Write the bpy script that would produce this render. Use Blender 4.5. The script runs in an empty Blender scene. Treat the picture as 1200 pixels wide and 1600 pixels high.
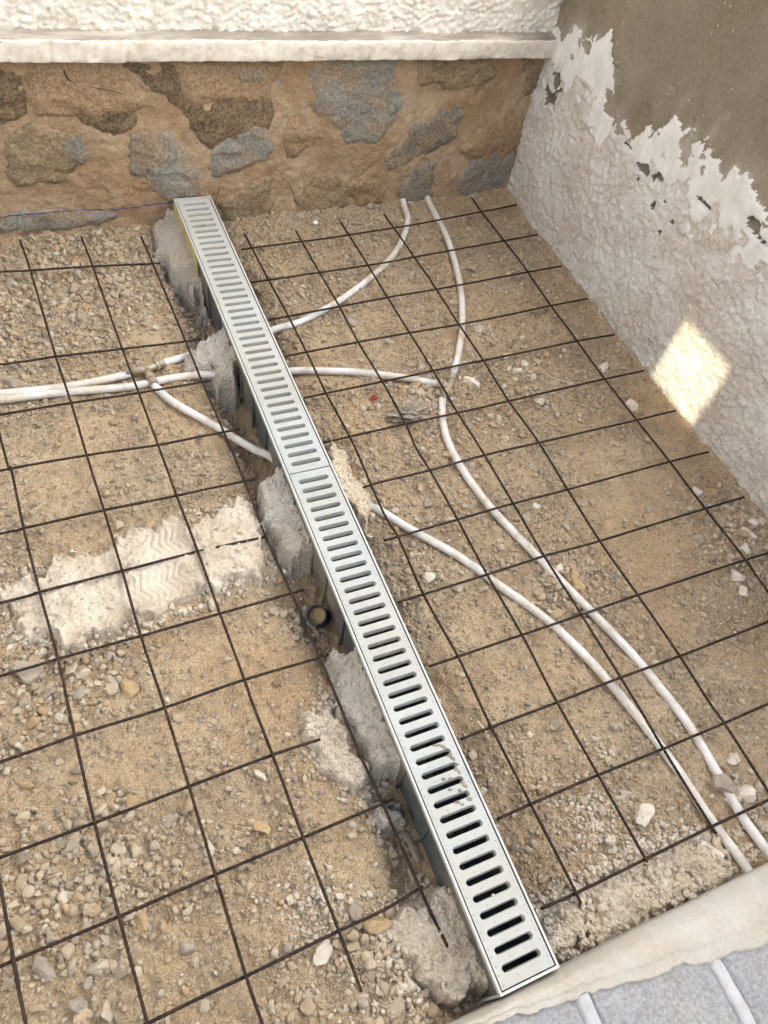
import bpy, math, random
import numpy as np
from mathutils import Matrix, Vector

# ------------------------------------------------------------------ camera
scn = bpy.context.scene
COL = scn.collection
cam_data = bpy.data.cameras.new('camera')
cam = bpy.data.objects.new('camera', cam_data)
COL.objects.link(cam)
CAM_C = Vector((-0.0358, -2.2162, 1.3519))
cam_right = Vector((0.9145, -0.3741, 0.1537)).normalized()
cam_fwd = Vector((0.3379, 0.4980, -0.7986)).normalized()
cam_right = (cam_right - cam_fwd * cam_right.dot(cam_fwd)).normalized()
cam_up = cam_right.cross(cam_fwd)
M = Matrix((cam_right, cam_up, -cam_fwd)).transposed().to_4x4()
M.translation = CAM_C
cam.matrix_world = M
cam_data.sensor_fit = 'VERTICAL'
cam_data.sensor_height = 36.0
cam_data.lens = 36.0 * 1200.2 / 1600.0
cam_data.clip_start = 0.02
cam_data.clip_end = 500
scn.camera = cam

# ------------------------------------------------------------------ sky, sun, exposure
SUN_EL = math.radians(38)
SUN_AZ = math.radians(190)        # from +X towards +Y: the sun stands low on the left, behind the added blocking wall
world = bpy.data.worlds.new('World')
scn.world = world
world.use_nodes = True
wn = world.node_tree
bg = wn.nodes['Background']
sky = wn.nodes.new('ShaderNodeTexSky')
sky.sky_type = 'NISHITA'
sky.sun_disc = False
sky.sun_elevation = SUN_EL
sky.sun_rotation = math.radians(90) - SUN_AZ
sky.dust_density = 4.0
sky.ozone_density = 1.0
sky.air_density = 1.0
wn.links.new(sky.outputs[0], bg.inputs[0])
bg.inputs[1].default_value = 0.05
sun_data = bpy.data.lights.new('sun', 'SUN')
sun_data.energy = 5.0
sun_data.angle = math.radians(0.4)
sun_data.color = (1.0, 0.985, 0.965)
sun = bpy.data.objects.new('sun', sun_data)
COL.objects.link(sun)
sdir = Vector((math.cos(SUN_EL) * math.cos(SUN_AZ), math.cos(SUN_EL) * math.sin(SUN_AZ), math.sin(SUN_EL)))
sun.rotation_euler = sdir.to_track_quat('Z', 'Y').to_euler()
sun.location = sdir * 8
scn.view_settings.view_transform = 'Standard'
scn.view_settings.look = 'None'
scn.view_settings.gamma = 1.0
scn.view_settings.exposure = 2.1   # exposed for the open shade of the yard

RNG = np.random.default_rng(7)
random.seed(7)

# ------------------------------------------------------------------ helpers: noise
def _hash(ix, iy, seed):
    h = (ix.astype(np.int64) * 374761393 + iy.astype(np.int64) * 668265263 + seed * 1442695041) & 0xffffffff
    h = ((h ^ (h >> 13)) * 1274126177) & 0xffffffff
    h = (h ^ (h >> 16)) & 0xffffffff
    return h.astype(np.float64) / 4294967295.0

def vnoise(x, y, seed=0):
    ix = np.floor(x); iy = np.floor(y)
    fx = x - ix; fy = y - iy
    fx = fx * fx * fx * (fx * (fx * 6 - 15) + 10); fy = fy * fy * fy * (fy * (fy * 6 - 15) + 10)
    a = _hash(ix, iy, seed); b = _hash(ix + 1, iy, seed)
    c = _hash(ix, iy + 1, seed); d = _hash(ix + 1, iy + 1, seed)
    return ((a * (1 - fx) + b * fx) * (1 - fy) + (c * (1 - fx) + d * fx) * fy) * 2 - 1

def fbm(x, y, f, oct=4, seed=0, gain=0.5):
    t = 0.0; a = 1.0; n = 0.0
    for i in range(oct):
        ca, sa = math.cos(i * 0.9 + .4), math.sin(i * 0.9 + .4)
        t = t + a * vnoise((x * ca - y * sa) * f + 17.3 * i, (x * sa + y * ca) * f + 5.1 * i, seed + i)
        n += a; a *= gain; f *= 2.03
    return t / n * 1.6

def worley(x, y, f, seed=0):
    x = x * f; y = y * f
    ix = np.floor(x); iy = np.floor(y)
    f1 = np.full(np.shape(x), 9.0); f2 = f1.copy(); cid = np.zeros(np.shape(x))
    for dx in (-1, 0, 1):
        for dy in (-1, 0, 1):
            cx = ix + dx; cy = iy + dy
            px = cx + _hash(cx, cy, seed); py = cy + _hash(cx, cy, seed + 91)
            d = np.hypot(px - x, py - y)
            nid = _hash(cx, cy, seed + 7)
            m = d < f1
            f2 = np.where(m, f1, np.minimum(f2, d))
            cid = np.where(m, nid, cid)
            f1 = np.where(m, d, f1)
    return f1, f2, cid

def sstep(a, b, x):
    t = np.clip((x - a) / (b - a), 0, 1)
    return t * t * (3 - 2 * t)

def poly_sd(x, y, poly):
    """signed distance, positive inside"""
    P = np.array(poly, float); n = len(P)
    d = np.full(np.shape(x), 1e9); inside = np.zeros(np.shape(x), bool)
    for i in range(n):
        ax, ay = P[i]; bx, by = P[(i + 1) % n]
        ex, ey = bx - ax, by - ay
        t = np.clip(((x - ax) * ex + (y - ay) * ey) / (ex * ex + ey * ey + 1e-12), 0, 1)
        d = np.minimum(d, np.hypot(x - ax - t * ex, y - ay - t * ey))
        c = ((ay > y) != (by > y)) & (x < (bx - ax) * (y - ay) / (by - ay + 1e-12) + ax)
        inside ^= c
    return np.where(inside, d, -d)

# ------------------------------------------------------------------ helpers: objects
def mk(name, verts, faces, mat, parent=None, smooth=True, attrs=None):
    verts = np.asarray(verts, np.float32).reshape(-1, 3)
    faces = np.asarray(faces, np.int32)
    k = faces.shape[1]; nf = len(faces)
    me = bpy.data.meshes.new(name)
    me.vertices.add(len(verts)); me.vertices.foreach_set('co', verts.ravel())
    me.loops.add(nf * k); me.loops.foreach_set('vertex_index', faces.ravel())
    me.polygons.add(nf)
    me.polygons.foreach_set('loop_start', np.arange(0, nf * k, k, dtype=np.int32))
    me.polygons.foreach_set('use_smooth', np.full(nf, bool(smooth)))
    if attrs:
        for an, av in attrs.items():
            at = me.attributes.new(an, 'FLOAT', 'POINT')
            at.data.foreach_set('value', np.asarray(av, np.float32).ravel())
    me.update(calc_edges=True)
    if mat is not None:
        me.materials.append(mat)
    return link(name, me, parent)

def mkl(name, verts, faces, mat, parent=None, smooth=False):
    me = bpy.data.meshes.new(name)
    me.from_pydata([tuple(map(float, v)) for v in verts], [], [tuple(int(i) for i in f) for f in faces])
    if smooth:
        me.polygons.foreach_set('use_smooth', np.full(len(me.polygons), True))
    me.update()
    me.materials.append(mat)
    return link(name, me, parent)

def link(name, me, parent=None):
    o = bpy.data.objects.new(name, me)
    COL.objects.link(o)
    if parent is not None:
        o.parent = parent
        o.matrix_parent_inverse = Matrix.Translation(-BASE[parent.name])
    return o
BASE = {}

def thing(name, loc, label, cat, group=None):
    o = bpy.data.objects.new(name, None)
    o.empty_display_size = 0.05
    o.location = loc
    COL.objects.link(o)
    BASE[o.name] = Vector(loc)
    return tag(o, label, cat, group)

def sub(o):
    BASE[o.name] = Vector((0, 0, 0))
    return o

def tag(o, label=None, cat=None, group=None, kind=None):
    if label: o['label'] = label
    if cat: o['category'] = cat
    if group: o['group'] = group
    if kind: o['kind'] = kind
    return o

def grid_faces(nu, nv, keep=None):
    i = np.arange(nu - 1)[:, None] * nv + np.arange(nv - 1)[None, :]
    f = np.stack([i, i + nv, i + nv + 1, i + 1], -1).reshape(-1, 4)
    if keep is not None:
        f = f[keep.reshape(-1)]
    return f

def compact(verts, faces, attrs=None):
    used = np.unique(faces)
    mp = np.full(len(verts), -1); mp[used] = np.arange(len(used))
    a2 = {k: np.asarray(v).ravel()[used] for k, v in attrs.items()} if attrs else None
    return verts[used], mp[faces], a2

def resample(pts, step):
    P = np.array(pts, float)
    if len(P) == 2:
        n = max(2, int(np.linalg.norm(P[1] - P[0]) / step) + 1)
        return P[0] + (P[1] - P[0]) * np.linspace(0, 1, n)[:, None]
    Q = np.vstack([2 * P[0] - P[1], P, 2 * P[-1] - P[-2]])
    out = []
    for i in range(1, len(Q) - 2):
        p0, p1, p2, p3 = Q[i - 1], Q[i], Q[i + 1], Q[i + 2]
        n = max(2, int(np.linalg.norm(p2 - p1) / 0.004))
        t = np.linspace(0, 1, n, endpoint=False)[:, None]
        out.append(0.5 * (2 * p1 + (p2 - p0) * t + (2 * p0 - 5 * p1 + 4 * p2 - p3) * t ** 2 + (3 * p1 - p0 - 3 * p2 + p3) * t ** 3))
    out.append(P[-1:])
    D = np.vstack(out)
    s = np.r_[0, np.cumsum(np.linalg.norm(np.diff(D, axis=0), axis=1))]
    n = max(2, int(s[-1] / step) + 1)
    q = np.linspace(0, s[-1], n)
    return np.stack([np.interp(q, s, D[:, k]) for k in range(3)], 1)

def tube(path, r, sides=8, cap=True, twist=None):
    P = np.asarray(path, float); n = len(P)
    T = np.gradient(P, axis=0); T /= np.linalg.norm(T, axis=1)[:, None] + 1e-12
    up = np.array([0, 0, 1.0]) if abs(T[0][2]) < .9 else np.array([1.0, 0, 0])
    N = np.cross(T, up); N /= np.linalg.norm(N, axis=1)[:, None] + 1e-12
    B = np.cross(N, T)
    r = np.broadcast_to(np.asarray(r, float), (n,))
    a = np.linspace(0, 2 * np.pi, sides, endpoint=False)
    V = P[:, None, :] + r[:, None, None] * (np.cos(a)[None, :, None] * N[:, None, :] + np.sin(a)[None, :, None] * B[:, None, :])
    V = V.reshape(-1, 3)
    i = np.arange(n - 1)[:, None] * sides; j = np.arange(sides)[None, :]; j2 = (j + 1) % sides
    F = np.stack([i + j, i + j2, i + sides + j2, i + sides + j], -1).reshape(-1, 4)
    if cap:
        c0 = len(V); V = np.vstack([V, P[:1], P[-1:]])
        j = np.arange(sides); j2 = (j + 1) % sides; e = (n - 1) * sides
        F = np.vstack([F, np.stack([j2, j, np.full(sides, c0), np.full(sides, c0)], -1), np.stack([e + j, e + j2, np.full(sides, c0 + 1), np.full(sides, c0 + 1)], -1)])
    return V, F

def quads_to_list(F):
    return [tuple(f) if f[2] != f[3] else tuple(f[:3]) for f in F.tolist()]

def box_vf(x0, x1, y0, y1, z0, z1):
    v = [(x, y, z) for x in (x0, x1) for y in (y0, y1) for z in (z0, z1)]
    f = [(0, 1, 3, 2), (4, 6, 7, 5), (0, 4, 5, 1), (2, 3, 7, 6), (0, 2, 6, 4), (1, 5, 7, 3)]
    return v, f

def lathe(c, ax, prof, sides=24):
    """rings of (distance along the axis, radius) about a fixed frame"""
    c = np.array(c, float); ax = np.array(ax, float) / np.linalg.norm(ax)
    e1 = np.cross(ax, [0, 0, 1.0]) if abs(ax[2]) < .98 else np.array([1.0, 0, 0]); e1 /= np.linalg.norm(e1); e2 = np.cross(ax, e1)
    a = np.linspace(0, 2 * np.pi, sides, endpoint=False)
    V = [c + ax * h + r * (math.cos(t) * e1 + math.sin(t) * e2) for h, r in prof for t in a]
    F = [(k * sides + j, k * sides + (j + 1) % sides, (k + 1) * sides + (j + 1) % sides, (k + 1) * sides + j) for k in range(len(prof) - 1) for j in range(sides)]
    return V, F

class MB:
    def __init__(s): s.v = []; s.f = []
    def add(s, v, f):
        o = len(s.v); s.v += [tuple(map(float, p)) for p in v]; s.f += [tuple(int(i) + o for i in q) for q in f]; return s
    def box(s, *a): return s.add(*box_vf(*a))
    def tube(s, path, r, sides=12):
        V, F = tube(path, r, sides); return s.add(V, quads_to_list(F))
    def build(s, name, mat, parent=None, smooth=False): return mkl(name, s.v, s.f, mat, parent, smooth)

# ------------------------------------------------------------------ helpers: materials
def srgb(r, g, b):
    def c(u):
        u /= 255.0
        return u / 12.92 if u <= 0.04045 else ((u + 0.055) / 1.055) ** 2.4
    return (c(r), c(g), c(b), 1.0)

def mat(name, cols, scale=20, rough=0.9, bump=0.3, bscale=200, bdist=0.002, big=None, bigscale=3, attr=None, attr_cols=None,
        spec=0.25, objrand=None, speck=None, detail=6, metal=0.0, contrast=(0.3, 0.7), streak=None, grain=None, vbump=None, attr_mix=0.72):
    m = bpy.data.materials.new(name); m.use_nodes = True
    nt = m.node_tree; N = nt.nodes; L = nt.links
    bs = N['Principled BSDF']
    bs.inputs['Roughness'].default_value = rough
    bs.inputs['Specular IOR Level'].default_value = spec
    bs.inputs['Metallic'].default_value = metal
    tc = N.new('ShaderNodeTexCoord')
    vec = tc.outputs['Object']
    if streak:
        mp = N.new('ShaderNodeMapping'); mp.inputs['Scale'].default_value = streak
        L.new(vec, mp.inputs[0]); svec = mp.outputs[0]
    else:
        svec = vec
    def noise(sc, det=detail, v=None):
        n = N.new('ShaderNodeTexNoise'); n.inputs['Scale'].default_value = sc; n.inputs['Detail'].default_value = det
        n.inputs['Roughness'].default_value = 0.62
        L.new(v or vec, n.inputs['Vector']); return n.outputs[0]
    def ramp(src, cs, lo=contrast[0], hi=contrast[1]):
        r = N.new('ShaderNodeValToRGB'); e = r.color_ramp.elements
        e[0].position = lo; e[1].position = hi
        e[0].color = cs[0]; e[1].color = cs[-1]
        for i, c in enumerate(cs[1:-1]):
            q = e.new(lo + (hi - lo) * (i + 1) / (len(cs) - 1)); q.color = c
        L.new(src, r.inputs[0]); return r.outputs[0]
    def mix(f, a, b, mode='MIX'):
        x = N.new('ShaderNodeMix'); x.data_type = 'RGBA'; x.blend_type = mode
        if isinstance(f, float): x.inputs[0].default_value = f
        else: L.new(f, x.inputs[0])
        for i, s in ((6, a), (7, b)):
            if isinstance(s, tuple): x.inputs[i].default_value = s
            else: L.new(s, x.inputs[i])
        return x.outputs[2]
    col = ramp(noise(scale, v=svec), cols)
    if objrand:
        oi = N.new('ShaderNodeObjectInfo')
        col = mix(0.65, col, ramp(oi.outputs['Random'], objrand, 0, 1))
    if attr:
        at = N.new('ShaderNodeAttribute'); at.attribute_name = attr
        c2 = ramp(at.outputs['Fac'], attr_cols, 0, 1)
        col = mix(attr_mix, col, c2)
    if big:
        bm_ = ramp(noise(bigscale, 5), [(0, 0, 0, 1), (1, 1, 1, 1)], 0.42, 0.66)
        col = mix(bm_, col, mix(0.7, col, big))
    if speck:
        sp = N.new('ShaderNodeTexVoronoi'); sp.inputs['Scale'].default_value = speck[1]
        L.new(vec, sp.inputs['Vector'])
        lt = N.new('ShaderNodeMath'); lt.operation = 'LESS_THAN'; lt.inputs[1].default_value = speck[2]
        L.new(sp.outputs['Distance'], lt.inputs[0])
        nn = N.new('ShaderNodeMath'); nn.operation = 'GREATER_THAN'; nn.inputs[1].default_value = 0.55
        L.new(noise(speck[1] * .13, 2), nn.inputs[0])
        ml = N.new('ShaderNodeMath'); ml.operation = 'MULTIPLY'
        L.new(lt.outputs[0], ml.inputs[0]); L.new(nn.outputs[0], ml.inputs[1])
        col = mix(ml.outputs[0], col, speck[0])
    if grain:      # fine light and dark grains of the material itself
        g_ = ramp(noise(grain[0], 3), [(0, 0, 0, 1), (1, 1, 1, 1)], 0.35, 0.65)
        col = mix(grain[1], col, mix(g_, mix(1.0, col, grain[2], 'MULTIPLY'), mix(0.5, col, grain[3])))
    L.new(col, bs.inputs['Base Color'])
    if bump:
        b = N.new('ShaderNodeBump'); b.inputs['Strength'].default_value = bump; b.inputs['Distance'].default_value = bdist
        hsrc = noise(bscale, 6)
        if vbump:
            vo = N.new('ShaderNodeTexVoronoi'); vo.inputs['Scale'].default_value = vbump[0]; L.new(vec, vo.inputs['Vector'])
            mm = N.new('ShaderNodeMath'); mm.operation = 'MULTIPLY_ADD'; mm.inputs[1].default_value = -vbump[1]
            L.new(vo.outputs['Distance'], mm.inputs[0]); L.new(hsrc, mm.inputs[2]); hsrc = mm.outputs[0]
        L.new(hsrc, b.inputs['Height']); L.new(b.outputs[0], bs.inputs['Normal'])
    return m

# ------------------------------------------------------------------ surveyed positions (metres)
LC = [
   [(-0.3,-1.859),(-0.295,-1.969),(-0.289,-2.054)] ,
   [(-0.194,-0.997),(-0.186,-1.056),(-0.182,-1.214),(-0.174,-1.369),(-0.164,-1.516),(-0.16,-1.667),(-0.155,-1.819),(-0.146,-1.966),(-0.136,-2.116)] ,
   [(-0.07,-0.29),(-0.062,-0.418),(-0.05,-0.744),(-0.041,-0.901),(-0.036,-1.038),(-0.028,-1.212),(-0.022,-1.366),(-0.018,-1.515),(-0.009,-1.658),(-0.002,-1.813),(0.003,-1.96),(0.009,-2.11),(0.014,-2.176)] ,
   [(0.082,-0.301),(0.089,-0.43),(0.1,-0.751),(0.107,-0.904),(0.114,-1.068),(0.12,-1.216),(0.127,-1.364),(0.132,-1.514),(0.138,-1.658),(0.139,-1.708),(0.145,-1.808),(0.151,-1.956),(0.159,-2.105),(0.163,-2.193)] ,
   [(0.234,-0.327),(0.24,-0.446),(0.251,-0.759),(0.255,-0.903),(0.262,-1.067),(0.267,-1.215),(0.268,-1.368),(0.277,-1.511),(0.285,-1.659),(0.288,-1.758),(0.291,-1.865),(0.297,-1.955),(0.302,-2.057),(0.306,-2.132),(0.312,-2.188)] ,
]
LR = [
   [(-0.133,-0.404),(-0.062,-0.41),(0.09,-0.422),(0.242,-0.439),(0.26,-0.439)] ,
   [(-0.171,-0.738),(-0.05,-0.738),(0.101,-0.745),(0.252,-0.752),(0.291,-0.754)] ,
   [(-0.189,-0.894),(-0.041,-0.895),(0.108,-0.898),(0.256,-0.897),(0.278,-0.897)] ,
   [(-0.208,-1.051),(-0.187,-1.051),(-0.033,-1.054),(0.115,-1.063),(0.264,-1.062),(0.301,-1.061)] ,
   [(-0.226,-1.211),(-0.182,-1.21),(-0.028,-1.208),(0.12,-1.211),(0.268,-1.211),(0.293,-1.214)] ,
   [(-0.244,-1.368),(-0.174,-1.365),(-0.022,-1.362),(0.128,-1.36),(0.269,-1.364)] ,
   [(-0.261,-1.516),(-0.165,-1.513),(-0.018,-1.512),(0.133,-1.51),(0.278,-1.508),(0.305,-1.508)] ,
   [(-0.279,-1.67),(-0.16,-1.664),(-0.005,-1.663),(0.139,-1.656),(0.287,-1.657),(0.303,-1.654)] ,
   [(-0.296,-1.82),(-0.155,-1.817),(-0.002,-1.811),(0.146,-1.806),(0.234,-1.807)] ,
   [(-0.314,-1.97),(-0.146,-1.965),(0.003,-1.959),(0.152,-1.954),(0.301,-1.949),(0.32,-1.949)] ,
   [(-0.137,-2.115),(0.009,-2.11),(0.16,-2.104),(0.238,-2.102),(0.311,-2.093)] ,
]
RC = [
   [(0.516,-0.359),(0.522,-0.57),(0.529,-0.728),(0.531,-0.866),(0.531,-1.008),(0.538,-1.168),(0.532,-1.382),(0.538,-1.448),(0.534,-1.595),(0.543,-1.741),(0.542,-1.844),(0.542,-1.89),(0.546,-2.042),(0.55,-2.195),(0.547,-2.212)] ,
   [(0.666,-0.368),(0.67,-0.568),(0.675,-0.708),(0.675,-0.854),(0.682,-1.001),(0.684,-1.154),(0.678,-1.225),(0.683,-1.296),(0.686,-1.442),(0.686,-1.587),(0.691,-1.738),(0.689,-1.89),(0.693,-2.039),(0.697,-2.199)] ,
   [(0.812,-0.351),(0.818,-0.56),(0.82,-0.678),(0.824,-0.849),(0.827,-0.998),(0.827,-1.147),(0.831,-1.265),(0.832,-1.437),(0.833,-1.584),(0.838,-1.737),(0.842,-1.888),(0.843,-1.946),(0.843,-2.041),(0.847,-2.191),(0.849,-2.204)] ,
   [(0.96,-0.335),(0.969,-0.549),(0.974,-0.697),(0.974,-0.847),(0.978,-0.991),(0.976,-1.143),(0.985,-1.288),(0.982,-1.437),(0.98,-1.586),(0.987,-1.736),(0.993,-1.887),(0.992,-1.996),(0.995,-2.039),(0.995,-2.177)] ,
   [(1.286,-0.294),(1.283,-0.371),(1.287,-0.526),(1.289,-0.677),(1.282,-0.832),(1.282,-0.982),(1.281,-1.133),(1.285,-1.286),(1.29,-1.433),(1.291,-1.582),(1.296,-1.734),(1.292,-1.821)] ,
]
RR = [
   [(0.489,-0.42),(0.934,-0.4),(1.289,-0.363),(1.429,-0.345)] ,
   [(0.474,-0.564),(0.873,-0.55),(0.973,-0.541),(1.286,-0.517),(1.421,-0.507)] ,
   [(0.477,-0.717),(0.813,-0.696),(0.979,-0.69),(1.295,-0.67),(1.417,-0.665)] ,
   [(0.475,-0.856),(0.753,-0.844),(0.979,-0.841),(1.288,-0.825),(1.413,-0.819)] ,
   [(0.476,-1.004),(0.69,-0.997),(0.982,-0.986),(1.288,-0.977),(1.415,-0.978)] ,
   [(0.473,-1.15),(0.63,-1.145),(0.831,-1.142),(0.981,-1.138),(1.287,-1.128),(1.41,-1.127)] ,
   [(0.497,-1.298),(0.569,-1.293),(0.686,-1.292),(0.832,-1.285),(0.989,-1.284),(1.291,-1.282),(1.413,-1.28)] ,
   [(0.507,-1.444),(0.689,-1.438),(0.836,-1.434),(0.986,-1.433),(1.292,-1.428),(1.421,-1.428)] ,
   [(0.478,-1.592),(0.687,-1.587),(0.836,-1.582),(0.984,-1.584),(1.297,-1.579),(1.42,-1.578)] ,
   [(0.481,-1.741),(0.694,-1.738),(0.844,-1.736),(0.992,-1.733),(1.302,-1.732),(1.371,-1.733)] ,
   [(0.479,-1.892),(0.544,-1.89),(0.691,-1.889),(0.846,-1.886),(0.997,-1.886),(1.246,-1.882)] ,
   [(0.479,-2.042),(0.546,-2.04),(0.696,-2.038),(0.847,-2.039),(1.0,-2.038),(1.117,-2.036)] ,
   [(0.483,-2.194),(0.553,-2.195),(0.701,-2.193),(0.851,-2.191),(0.988,-2.191)] ,
]
PIPE = {'P1':[(1.063,-0.266),(1.039,-0.348),(0.957,-0.464),(0.843,-0.565),(0.694,-0.664),(0.566,-0.717),(0.481,-0.732)],
 'P2':[(1.151,-0.272),(1.134,-0.446),(1.088,-0.626),(1.008,-0.81),(0.927,-0.948),(0.878,-1.015)],
 'P3':[(0.483,-0.886),(0.562,-0.904),(0.649,-0.929),(0.77,-0.985),(0.84,-1.025)],
 'P4':[(0.829,-1.065),(0.79,-1.15),(0.774,-1.252),(0.789,-1.395),(0.829,-1.545),(0.866,-1.685),(0.91,-1.826),(0.932,-1.938),(0.942,-2.026),(0.938,-2.117),(0.935,-2.192),(0.938,-2.264)],
 'P5':[(0.524,-1.345),(0.582,-1.419),(0.661,-1.521),(0.721,-1.624),(0.778,-1.722),(0.818,-1.842),(0.849,-1.966),(0.864,-2.079),(0.871,-2.174),(0.88,-2.26)],
 'P6':[(-0.184,-0.812),(-0.054,-0.82),(0.039,-0.818),(0.107,-0.808)],
 'P6b':[(0.162,-0.798),(0.253,-0.777),(0.338,-0.76)],
 'P7':[(-0.186,-0.831),(-0.05,-0.839),(0.091,-0.85),(0.212,-0.85),(0.311,-0.859)],
 'P8':[(0.148,-0.861),(0.179,-0.922),(0.247,-1.012),(0.313,-1.1),(0.352,-1.144)]}
MORT = {'M1':[(-0.24,-1.36),(-0.218,-1.316),(-0.171,-1.308),(-0.121,-1.292),(-0.021,-1.282),(0.06,-1.264),(0.126,-1.263),(0.198,-1.252),(0.283,-1.249),(0.287,-1.295),(0.273,-1.351),(0.276,-1.41),(0.254,-1.436),(0.204,-1.445),(0.151,-1.449),(0.09,-1.463),(0.024,-1.479),(-0.017,-1.474),(-0.048,-1.485),(-0.093,-1.477),(-0.118,-1.49),(-0.153,-1.496),(-0.165,-1.468),(-0.213,-1.453),(-0.236,-1.418)],
 'M2':[(0.284,-1.222),(0.342,-1.2),(0.365,-1.244),(0.373,-1.372),(0.346,-1.431),(0.3,-1.442),(0.278,-1.403),(0.271,-1.359),(0.271,-1.29)],
 'M3':[(0.274,-0.256),(0.327,-0.234),(0.348,-0.247),(0.353,-0.411),(0.356,-0.523),(0.31,-0.515),(0.273,-0.467),(0.258,-0.366)],
 'M4':[(0.22,-0.818),(0.26,-0.781),(0.35,-0.716),(0.371,-0.733),(0.362,-0.85),(0.326,-0.921),(0.282,-0.91),(0.293,-0.868),(0.241,-0.856)],
 'M5':[(0.311,-1.664),(0.339,-1.659),(0.361,-1.708),(0.362,-1.803),(0.364,-1.892),(0.342,-1.914),(0.307,-1.908),(0.292,-1.866),(0.291,-1.804),(0.292,-1.753)],
 'M6':[(0.218,-1.766),(0.264,-1.724),(0.287,-1.714),(0.292,-1.753),(0.29,-1.816),(0.303,-1.87),(0.281,-1.91),(0.26,-1.92),(0.25,-1.881),(0.217,-1.84)],
 'M7':[(0.279,-1.915),(0.316,-1.917),(0.333,-1.94),(0.327,-1.973),(0.294,-1.983),(0.274,-1.959)],
 'M8':[(0.227,-2.105),(0.287,-2.097),(0.317,-2.109),(0.35,-2.09),(0.363,-2.126),(0.357,-2.222),(0.357,-2.268),(0.323,-2.268),(0.279,-2.242),(0.253,-2.227),(0.232,-2.174),(0.225,-2.152)],
 'M9':[(0.486,-1.161),(0.523,-1.191),(0.531,-1.252),(0.54,-1.33),(0.5,-1.391),(0.477,-1.393),(0.464,-1.327),(0.467,-1.234)],
 'M11':[(0.483,-2.212),(0.534,-2.212),(0.581,-2.219),(0.696,-2.209),(0.771,-2.204),(0.849,-2.198),(0.877,-2.22),(0.879,-2.266),(0.771,-2.281),(0.639,-2.273),(0.51,-2.272),(0.475,-2.268)]}
WSTONE = {'s1':[(0.032,0.399),(0.091,0.419),(0.234,0.42),(0.293,0.338),(0.299,0.314),(0.205,0.307),(0.042,0.31),(0.019,0.349)],
 's2':[(0.249,0.419),(0.377,0.416),(0.382,0.374),(0.395,0.31),(0.296,0.369)],
 's3':[(0.377,0.416),(0.646,0.413),(0.624,0.325),(0.412,0.317),(0.387,0.366)],
 's4':[(0.395,0.31),(0.624,0.329),(0.609,0.249),(0.458,0.199),(0.408,0.234)],
 's5':[(0.717,0.388),(0.786,0.409),(0.962,0.406),(0.992,0.293),(0.959,0.192),(0.859,0.189),(0.764,0.268)],
 's6':[(1.04,0.401),(1.274,0.399),(1.299,0.354),(1.19,0.327),(1.062,0.347)],
 's7':[(1.382,0.397),(1.471,0.395),(1.457,0.312),(1.416,0.299)],
 's8':[(0.981,0.122),(1.052,0.197),(1.145,0.253),(1.208,0.243),(1.211,0.177),(1.088,0.124),(1.007,0.095)],
 's9':[(1.25,0.14),(1.313,0.198),(1.445,0.184),(1.438,0.1),(1.29,0.121)],
 's10':[(1.255,0.037),(1.296,0.099),(1.402,0.135),(1.458,0.099),(1.46,-0.003),(1.332,-0.027),(1.26,-0.009)],
 's11':[(1.044,0.011),(1.097,0.082),(1.154,0.084),(1.175,-0.047),(1.078,-0.049)],
 's12':[(0.279,0.126),(0.344,0.232),(0.417,0.124),(0.409,0.067),(0.337,0.05)],
 's13':[(0.458,0.177),(0.511,0.237),(0.609,0.249),(0.62,0.176),(0.538,0.125),(0.465,0.121)],
 's14':[(0.252,0.243),(0.309,0.244),(0.323,0.213),(0.273,0.126),(0.246,0.141)],
 's15':[(0.145,0.313),(0.275,0.31),(0.266,0.267),(0.206,0.25),(0.155,0.278)],
 's16':[(-0.045,0.236),(0.009,0.288),(0.105,0.251),(0.125,0.2),(0.055,0.135),(-0.04,0.125),(-0.065,0.162)],
 's17':[(-0.021,0.408),(0.018,0.4),(0.024,0.349),(0.005,0.304),(-0.049,0.284)],
 's18':[(0.491,0.019),(0.529,0.077),(0.624,0.078),(0.646,0.004),(0.588,-0.044),(0.49,-0.044)],
 's19':[(0.705,0.02),(0.769,0.097),(0.844,0.06),(0.873,-0.007),(0.792,-0.043),(0.718,-0.029)],
 's20':[(-0.106,0.03),(-0.008,0.052),(0.103,0.037),(0.185,0.019),(0.13,-0.009),(-0.115,-0.007)],
 's21':[(0.866,0.048),(0.964,0.102),(1.003,-0.008),(0.919,-0.033)],
 's22':[(0.664,0.237),(0.706,0.288),(0.733,0.178),(0.678,0.153)]}
BL=[(-0.2,.47),(-0.293,0.474),(-0.311,0.515),(-0.346,0.525),(-0.421,0.539),(-0.474,0.578),(-0.53,0.535),(-0.560,0.49),(-0.611,0.445),(-0.677,0.435),(-0.723,0.437),(-0.735,0.458),(-0.785,0.469),(-0.807,0.513),(-0.863,0.528),(-0.908,0.522),(-0.947,0.536),(-0.986,0.52),(-1.03,0.498),(-1.037,0.524),(-1.049,0.546),(-1.121,0.531),(-1.176,0.52),(-1.4,.55),(-1.7,.5),(-2.7,.53)]

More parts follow.
